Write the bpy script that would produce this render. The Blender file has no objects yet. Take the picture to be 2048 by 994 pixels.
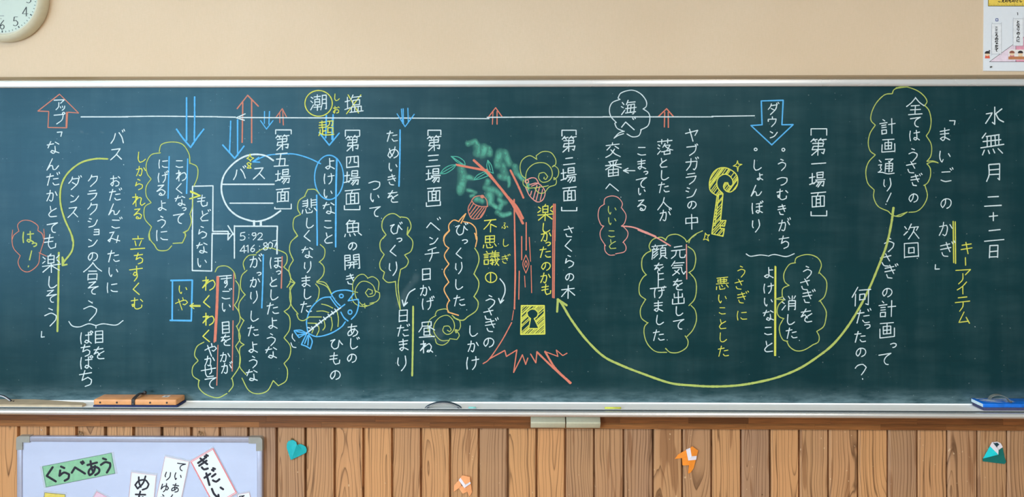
import bpy, bmesh, math, random
from mathutils import Vector, Matrix, noise

# ------------------------------------------------------------------ camera
W, H = 2048, 994
D = 2.8                      # distance of the lens from the chalkboard surface (y = 0)
F = 1476.0                   # focal length in pixels
EYE = 1.6
HOR = 380.0                  # image row of the horizon
YAW = math.radians(0.785)
scene = bpy.context.scene
cam_d = bpy.data.cameras.new('camera'); cam = bpy.data.objects.new('camera', cam_d)
scene.collection.objects.link(cam); scene.camera = cam
cam.location = (0, -D, EYE); cam.rotation_euler = (math.pi/2, 0, YAW)
cam_d.sensor_fit = 'HORIZONTAL'; cam_d.sensor_width = 36.0
cam_d.lens = 36.0*F/W
cam_d.shift_y = (HOR-H/2)/W
cam_d.clip_start = 0.05

FW = Vector((-math.sin(YAW), math.cos(YAW), 0)); RT = Vector((math.cos(YAW), math.sin(YAW), 0)); UP = Vector((0, 0, 1))
def P(px, py, Y=0.0):
    d = FW + RT*((px-W/2)/F) + UP*((HOR-py)/F)
    t = (Y+D)/d.y
    return Vector((0, -D, EYE)) + d*t

# ------------------------------------------------------------------ world, lights, exposure
w = bpy.data.worlds.new('world'); scene.world = w; w.use_nodes = True
w.node_tree.nodes['Background'].inputs[0].default_value = (0.62, 0.78, 1.0, 1)
w.node_tree.nodes['Background'].inputs[1].default_value = 0.6
vs = scene.view_settings
vs.view_transform = 'Standard'; vs.look = 'None'; vs.gamma = 1.0; vs.exposure = 0.68; vs.use_curve_mapping = False

def area(name, loc, rot, sx, sy, power, col, spread=180):
    l = bpy.data.lights.new(name, 'AREA'); l.shape = 'RECTANGLE'; l.size = sx; l.size_y = sy
    l.energy = power; l.color = col; l.spread = math.radians(spread)
    o = bpy.data.objects.new(name, l); o.location = loc; o.rotation_euler = rot
    scene.collection.objects.link(o); return o
LX, RX, BY, CZ = -3.45, 3.75, -7.2, 3.05       # left wall, right wall, rear wall, ceiling
WIN = [(-1.15, -2.75), (-3.05, -4.65), (-4.95, -6.55)]
for (ya, yb), pw in zip(WIN, (22, 52, 150)):       # daylight in the window openings of the left wall
    area('daylight', (LX-0.02, (ya+yb)/2, 1.75), (0, -math.pi/2, 0), 1.6, 1.55, pw, (0.60, 0.83, 1.0))
for (xa, ya) in ((-1.5, -3.6), (1.6, -3.6), (-1.5, -6.0), (1.6, -6.0), (-1.5, -1.3), (1.6, -1.3)):   # unseen fill lamps added under the ceiling; front row brightens the tray
    area('ceiling_fill', (xa, ya, CZ-0.085), (0, 0, 0), 1.2, 0.16, 36 if ya < -2 else 5.5, (1.0, 0.93, 0.80))
for ya in (-3.2, -5.6):                           # unseen warm fill lamps added high at the right wall
    area('right_wall_fill', (RX+0.02, ya, 2.2), (0, math.pi/2, 0), 0.7, 1.6, 52, (1.0, 0.88, 0.74))

# ------------------------------------------------------------------ materials
def lin(c):
    return tuple(((v/255.0)/12.92 if v/255.0 <= .04045 else ((v/255.0+.055)/1.055)**2.4) for v in c) + (1.0,)
class N:
    def __init__(s, name):
        s.m = bpy.data.materials.new(name); s.m.use_nodes = True; s.t = s.m.node_tree; s.n = s.t.nodes
        s.b = s.n['Principled BSDF']; s.out = s.n['Material Output']
    def a(s, typ, **kw):
        n = s.n.new(typ)
        for k, v in kw.items(): setattr(n, k, v)
        return n
    def l(s, a, b): s.t.links.new(a, b)
    def put(s, inp, v):
        if hasattr(v, 'is_output'): s.l(v, inp)
        else: inp.default_value = v
    def math(s, op, a, b=None, c=None, clamp=False):
        n = s.a('ShaderNodeMath', operation=op); n.use_clamp = clamp
        s.put(n.inputs[0], a)
        if b is not None: s.put(n.inputs[1], b)
        if c is not None: s.put(n.inputs[2], c)
        return n.outputs[0]
    def mix(s, f, a, b, mode='MIX'):
        n = s.a('ShaderNodeMix', data_type='RGBA', blend_type=mode); n.clamp_factor = True
        s.put(n.inputs[0], f); s.put(n.inputs[6], a); s.put(n.inputs[7], b); return n.outputs[2]
    def coord(s, k='Object'): return s.a('ShaderNodeTexCoord').outputs[k]
    def geo(s): return s.a('ShaderNodeNewGeometry').outputs['Position']
    def vmul(s, v, sc, add=(0, 0, 0)):
        n = s.a('ShaderNodeMapping'); s.l(v, n.inputs[0]); n.inputs['Scale'].default_value = sc; n.inputs['Location'].default_value = add; return n.outputs[0]
    def noise(s, v, scale, det=2, rough=.5):
        n = s.a('ShaderNodeTexNoise'); s.l(v, n.inputs['Vector']); n.inputs['Scale'].default_value = scale
        n.inputs['Detail'].default_value = det; n.inputs['Roughness'].default_value = rough; return n.outputs['Fac']
    def mr(s, v, a, b, c=0., d=1., smooth=False):
        n = s.a('ShaderNodeMapRange'); n.clamp = True
        if smooth: n.interpolation_type = 'SMOOTHSTEP'
        s.l(v, n.inputs[0]); n.inputs[1].default_value = a; n.inputs[2].default_value = b; n.inputs[3].default_value = c; n.inputs[4].default_value = d
        return n.outputs[0]
    def sep(s, v):
        n = s.a('ShaderNodeSeparateXYZ'); s.l(v, n.inputs[0]); return n.outputs
    def comb(s, x, y, z):
        n = s.a('ShaderNodeCombineXYZ')
        for i, v in enumerate((x, y, z)): s.put(n.inputs[i], v)
        return n.outputs[0]
    def bump(s, h, st=.3, dist=.001):
        n = s.a('ShaderNodeBump'); n.inputs['Strength'].default_value = st; n.inputs['Distance'].default_value = dist
        s.l(h, n.inputs['Height']); s.l(n.outputs[0], s.b.inputs['Normal'])
    def fin(s, col=None, rough=.6, metal=0., spec=None):
        if col is not None: s.put(s.b.inputs['Base Color'], col)
        s.put(s.b.inputs['Roughness'], rough); s.put(s.b.inputs['Metallic'], metal)
        if spec is not None: s.b.inputs['Specular IOR Level'].default_value = spec
        return s.m
MC = {}
def simple(name, rgb, rough=.6, metal=0., var=.06, scale=60, spec=None):
    if name in MC: return MC[name]
    n = N(name); c = lin(rgb)
    f = n.noise(n.coord(), scale, 3, .6)
    dark = tuple(v*(1-var*2) for v in c[:3])+(1,); lite = tuple(min(1, v*(1+var)) for v in c[:3])+(1,)
    col = n.mix(n.mr(f, .3, .7), dark, lite)
    MC[name] = n.fin(col, rough, metal, spec); return MC[name]

def mat_wall():
    n = N('beige_wallpaper'); g = n.geo()
    weave = n.noise(n.vmul(g, (420, 420, 60)), 1, 2); weave2 = n.noise(n.vmul(g, (60, 60, 500)), 1, 2)
    h = n.math('ADD', weave, weave2)
    big = n.noise(g, 1.6, 2)
    c = n.mix(n.mr(big, .3, .7), lin((214, 190, 164)), lin((220, 198, 174)))
    c = n.mix(n.mr(h, .7, 1.3, 0, .35), c, lin((203, 182, 148)))
    n.bump(h, .12, .0006)
    return n.fin(c, .75)
def mat_board():
    n = N('green_chalkboard_steel'); g = n.geo(); x, y, z = n.sep(g)
    big = n.noise(n.vmul(g, (1, 1, 1.6)), 1.3, 3, .55)
    c = n.mix(n.mr(big, .3, .7), lin((2, 42, 48)), lin((6, 50, 55)))
    # faint ruled grid, 50 mm pitch, dashed as the enamel marks are
    def line(v, off):
        f = n.math('FRACT', n.math('DIVIDE', n.math('ADD', v, off), 0.0535))
        return n.math('LESS_THAN', f, .045)
    gl = n.math('MAXIMUM', line(x, 10.0), line(z, 10.012))
    dash = n.mr(n.noise(g, 9, 2), .42, .6, 0, .5)
    c = n.mix(n.math('MULTIPLY', gl, dash), c, lin((6, 38, 42)))
    # wiped chalk dust: streaky veil, stronger just above the tray
    wipe = n.noise(n.vmul(g, (2.2, 1, 9)), 1.5, 4, .6)
    wipe2 = n.noise(n.vmul(g, (9, 1, 1.2)), 1.2, 3, .6)
    veil = n.mr(n.math('MULTIPLY', wipe, wipe2), .2, .42, 0.0, .045)
    low = n.mr(z, .775, .90, 1, 0, True)
    low = n.math('MULTIPLY', n.math('POWER', low, 2.2), n.mr(n.noise(n.vmul(g, (6, 1, 25)), 1.6, 4, .65), .3, .68, .08, .95))
    left = n.math('MULTIPLY', n.mr(x, .6, -2.0, 0, 1), .16)
    c = n.mix(veil, c, lin((150, 185, 190)))
    c = n.mix(n.math('MULTIPLY', low, .55), c, lin((165, 195, 205)))
    specks = n.mr(n.noise(g, 130, 0), .82, .86, 0, .22)
    c = n.mix(specks, c, lin((190, 205, 205)))
    
    n.b.inputs['Specular Tint'].default_value = (.42, .74, 1.0, 1)
    return n.fin(c, .38, 0, .5)
def mat_chalk(name, rgb):
    if name in MC: return MC[name]
    n = N(name); g = n.geo()
    f = n.mr(n.noise(g, 520, 2, .7), .36, .56)
    f2 = n.mr(n.noise(g, 70, 2, .6), .25, .6, .84, 1)
    c = n.mix(n.math('MULTIPLY', n.mr(f, 0, 1, .80, 1), f2), lin((60, 104, 104)), lin(rgb))
    MC[name] = n.fin(c, .95, 0, .1); return MC[name]
def mat_smudge(name, rgb, k):
    n = N(name); g = n.geo(); at = n.a('ShaderNodeAttribute', attribute_name='cover')
    f = n.mr(n.noise(n.vmul(g, (1, 1, .7)), 32, 4, .6), .28, .66, .25, 1)
    f = n.math('MULTIPLY', n.math('MULTIPLY', at.outputs['Fac'], f), k, clamp=True)
    n.fin(lin(rgb), .95, 0, .1); n.l(f, n.b.inputs['Alpha']); return n.m
def mat_plank():
    n = N('cedar_plank_wood'); oc = n.coord(); info = n.a('ShaderNodeObjectInfo').outputs['Random']
    x, y, z = n.sep(oc)
    r2 = n.math('FRACT', n.math('MULTIPLY', info, 37.13)); r3 = n.math('FRACT', n.math('MULTIPLY', info, 91.7))
    zz = n.math('ADD', z, n.math('MULTIPLY', info, 31.0))
    w1 = n.noise(n.comb(n.math('MULTIPLY', x, 3.0), info, n.math('MULTIPLY', zz, 2.1)), 1.0, 2)
    w2 = n.noise(n.comb(n.math('MULTIPLY', x, 30.0), 5.0, n.math('MULTIPLY', zz, 2.0)), 1.0, 2)
    w3 = n.noise(n.comb(7.0, info, n.math('MULTIPLY', zz, 1.3)), 1.0, 2)
    cx = n.math('ADD', x, n.math('ADD', n.math('MULTIPLY', n.math('SUBTRACT', w1, .5), .045), n.math('MULTIPLY', n.math('SUBTRACT', r2, .5), .17)))
    dp = n.math('ADD', n.math('MULTIPLY', n.math('SUBTRACT', w3, .5), .20), n.math('MULTIPLY', r3, .035))
    dp = n.math('ADD', dp, n.math('MULTIPLY', n.math('SUBTRACT', w2, .5), .012))
    rad = n.math('SQRT', n.math('ADD', n.math('MULTIPLY', cx, cx), n.math('MULTIPLY', dp, dp)))
    rad = n.math('ADD', rad, n.math('MULTIPLY', n.math('SUBTRACT', n.noise(n.comb(n.math('MULTIPLY', rad, 55.0), info, 3.0), 1.0, 2), .5), .030))
    rad = n.math('ADD', rad, n.math('MULTIPLY', n.noise(n.comb(n.math('MULTIPLY', x, 14), 2.0, n.math('MULTIPLY', zz, 3)), 1.0, 1), .014))
    rq = n.math('DIVIDE', rad, .0112); ring = n.math('FRACT', rq)
    rs = n.a('ShaderNodeTexWhiteNoise', noise_dimensions='1D'); n.l(n.math('FLOOR', rq), rs.inputs['W']); rstr = n.mr(rs.outputs['Value'], 0, 1, .65, 1.0)
    dk = n.math('POWER', n.mr(ring, .35, .94, 0, 1), 3.2)
    dk = n.math('MULTIPLY', dk, n.mr(ring, .93, 1.0, 1, 0))
    base = n.mix(info, lin((216, 158, 108)), lin((166, 130, 106)))
    base = n.mix(n.mr(w1, .35, .65, 0, .3), base, lin((206, 158, 106)))
    dk = n.math('MULTIPLY', dk, rstr)
    c = n.mix(n.math('MULTIPLY', dk, n.mr(w3, .2, .8, 1.0, .85)), base, lin((74, 40, 20)))
    streak = n.noise(n.comb(n.math('MULTIPLY', x, 160), 3.0, n.math('MULTIPLY', zz, 2.5)), 1.0, 3, .6)
    c = n.mix(n.mr(streak, .3, .7, .28, 0), c, lin((150, 110, 72)))
    heart = n.mr(n.noise(n.comb(n.math('MULTIPLY', x, 34), info, n.math('MULTIPLY', zz, 3.2)), 1.0, 1), .66, .70, 0, .55)
    c = n.mix(heart, c, lin((128, 82, 50)))
    tick = n.mr(n.noise(n.comb(n.math('MULTIPLY', x, 90), info, n.math('MULTIPLY', zz, 60)), 1.0, 1), .76, .80, 0, .6)
    c = n.mix(tick, c, lin((226, 196, 158)))
    n.bump(dk, .25, .0005)
    return n.fin(c, .48)
def mat_stave(name, a, b):
    n = N(name); oc = n.geo(); info = n.a('ShaderNodeObjectInfo').outputs['Random']
    g = n.vmul(oc, (7, 7, 260)); x, y, z = n.sep(g)
    gr = n.noise(n.comb(n.math('ADD', x, n.math('MULTIPLY', info, 40)), y, z), 1.0, 4, .6)
    base = n.mix(info, lin(a), lin(b)); dark = n.mix(info, lin(tuple(v*.72 for v in a)), lin(tuple(v*.74 for v in b)))
    return n.fin(n.mix(n.mr(gr, .35, .7), dark, base), .42)
def mat_metal(name, rgb, rough, metal, streak=.12):
    n = N(name); g = n.geo()
    f = n.noise(n.vmul(g, (3, 60, 400)), 1, 3, .6)
    c = lin(rgb); d = tuple(v*(1-streak) for v in c[:3])+(1,)
    f2 = n.noise(n.vmul(g, (1, 1, 1)), 2.3, 3, .6)
    return n.fin(n.mix(n.mr(f, .3, .7), d, c), n.mr(f2, .3, .7, rough*.8, rough*1.25), metal)

M_wall = mat_wall(); M_board = mat_board(); M_plank = mat_plank()
M_stave = mat_stave('dark_oiled_wood', (158, 104, 56), (122, 76, 40))
M_alu = mat_metal('satin_aluminium', (226, 229, 234), .30, .45)
M_aluf = mat_metal('polished_aluminium_flange', (205, 192, 172), .16, .92)
M_tray = mat_metal('dusty_tray_aluminium', (250, 252, 255), .6, .0, .06)
M_white = simple('white_ceiling_paint', (232, 230, 224), .8)
M_floor = mat_stave('floor_wood', (190, 150, 105), (170, 130, 90))
C_W = mat_chalk('white_chalk', (212, 228, 236)); C_Y = mat_chalk('yellow_chalk', (216, 218, 92)); C_G = mat_chalk('lime_yellow_chalk', (182, 196, 104))
C_B = mat_chalk('blue_chalk', (92, 178, 240)); C_R = mat_chalk('red_chalk', (218, 126, 106)); C_P = mat_chalk('pink_chalk', (226, 152, 146))
C_T = mat_chalk('green_chalk', (86, 178, 160)); C_O = mat_chalk('orange_chalk', (240, 178, 112)); C_D = mat_chalk('dull_red_chalk', (205, 128, 110))

# ------------------------------------------------------------------ object helpers
COL = scene.collection
def wl(o):
    v = Vector((0, 0, 0))
    while o is not None: v += o.location; o = o.parent
    return v
def mesh(name, verts, faces, mat, parent=None, smooth=False, label=None):
    me = bpy.data.meshes.new(name)
    base = wl(parent) if parent else Vector((0, 0, 0))
    if verts:
        c = sum((Vector(v) for v in verts), Vector())/len(verts)
    else: c = Vector()
    me.from_pydata([tuple(Vector(v)-c) for v in verts], [], faces); me.update()
    mats = mat if isinstance(mat, (list, tuple)) else [mat]
    for m in mats: me.materials.append(m)
    if smooth: me.polygons.foreach_set('use_smooth', [True]*len(me.polygons))
    o = bpy.data.objects.new(name, me); COL.objects.link(o)
    if parent: o.parent = parent
    o.location = c-base
    if label: o['label'] = label
    return o
def thing(name, label, cat, loc, group=None):
    o = bpy.data.objects.new(name, None); o.empty_display_size = .05; COL.objects.link(o); o.location = loc
    o['label'] = label; o['category'] = cat
    if group: o['group'] = group
    return o
def struct(o): o['kind'] = 'structure'; return o
def box_vf(a, b):
    x0, y0, z0 = a; x1, y1, z1 = b
    v = [(x0, y0, z0), (x1, y0, z0), (x1, y1, z0), (x0, y1, z0), (x0, y0, z1), (x1, y0, z1), (x1, y1, z1), (x0, y1, z1)]
    return v, [(0, 3, 2, 1), (4, 5, 6, 7), (0, 1, 5, 4), (1, 2, 6, 5), (2, 3, 7, 6), (3, 0, 4, 7)]
def box(name, a, b, mat, parent=None, bev=0, label=None, seg=2):
    v, f = box_vf(a, b); o = mesh(name, v, f, mat, parent, label=label)
    if bev: bevel(o, bev, seg)
    return o
def bevel(o, wd, seg=2):
    bm = bmesh.new(); bm.from_mesh(o.data)
    bmesh.ops.bevel(bm, geom=bm.edges[:]+bm.verts[:], offset=wd, segments=seg, affect='EDGES', profile=.5)
    bmesh.ops.recalc_face_normals(bm, faces=bm.faces[:])
    bm.to_mesh(o.data); bm.free(); o.data.polygons.foreach_set('use_smooth', [True]*len(o.data.polygons))
    try: o.data.set_sharp_from_angle(angle=math.radians(50))
    except Exception: pass
def extrude_x(name, prof, x0, x1, mat, parent=None, smooth=False, label=None):
    """prof: closed (y,z) outline swept along x"""
    n = len(prof); v = [(x0, y, z) for y, z in prof]+[(x1, y, z) for y, z in prof]
    f = [(i, (i+1) % n, n+(i+1) % n, n+i) for i in range(n)]+[tuple(range(n-1, -1, -1)), tuple(range(n, 2*n))]
    o = mesh(name, v, f, mat, parent, label=label)
    bm = bmesh.new(); bm.from_mesh(o.data); bmesh.ops.recalc_face_normals(bm, faces=bm.faces[:]); bm.to_mesh(o.data); bm.free()
    if smooth:
        o.data.polygons.foreach_set('use_smooth', [True]*len(o.data.polygons))
        try: o.data.set_sharp_from_angle(angle=math.radians(35))
        except Exception: pass
    return o
def prism(name, pts, th, mat, parent=None, label=None, bev=0):
    """pts: front outline as world points (may vary in y); body goes th deeper (+y)"""
    n = len(pts); v = [tuple(p) for p in pts]+[(p[0], p[1]+th, p[2]) for p in pts]
    f = [tuple(range(n)), tuple(range(2*n-1, n-1, -1))]+[(i, n+i, n+(i+1) % n, (i+1) % n) for i in range(n)]
    o = mesh(name, v, f, mat, parent, label=label)
    bm = bmesh.new(); bm.from_mesh(o.data); bmesh.ops.recalc_face_normals(bm, faces=bm.faces[:]); bm.to_mesh(o.data); bm.free()
    if bev: bevel(o, bev)
    return o
def tube(name, path, r, mat, parent=None, seg=10, label=None):
    v = []; f = []; n = len(path); path = [Vector(p) for p in path]
    for i, p in enumerate(path):
        t = (path[min(i+1, n-1)]-path[max(i-1, 0)]).normalized()
        a = t.cross(Vector((0, 0, 1)));  a = a if a.length > .05 else t.cross(Vector((0, 1, 0))); a.normalize(); b = t.cross(a)
        for k in range(seg):
            q = 2*math.pi*k/seg; v.append(p+a*math.cos(q)*r+b*math.sin(q)*r)
    for i in range(n-1):
        for k in range(seg): f.append((i*seg+k, i*seg+(k+1) % seg, (i+1)*seg+(k+1) % seg, (i+1)*seg+k))
    f.append(tuple(range(seg-1, -1, -1))); f.append(tuple(range((n-1)*seg, n*seg)))
    return mesh(name, v, f, mat, parent, True, label)
def lathe(name, prof, c, mat, parent=None, seg=96, label=None):
    """prof: (radius, y) open outline turned about the y axis through c"""
    v = []; f = []; n = len(prof)
    for k in range(seg):
        q = 2*math.pi*k/seg
        for r, y in prof: v.append((c[0]+r*math.cos(q), c[1]+y, c[2]+r*math.sin(q)))
    for k in range(seg):
        k2 = (k+1) % seg
        for i in range(n-1): f.append((k*n+i, k*n+i+1, k2*n+i+1, k2*n+i))
    o = mesh(name, v, f, mat, parent, True, label)
    bm = bmesh.new(); bm.from_mesh(o.data); bmesh.ops.remove_doubles(bm, verts=bm.verts[:], dist=1e-6)
    bmesh.ops.recalc_face_normals(bm, faces=bm.faces[:]); bm.to_mesh(o.data); bm.free()
    o.data.polygons.foreach_set('use_smooth', [True]*len(o.data.polygons))
    try: o.data.set_sharp_from_angle(angle=math.radians(40))
    except Exception: pass
    return o

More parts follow.
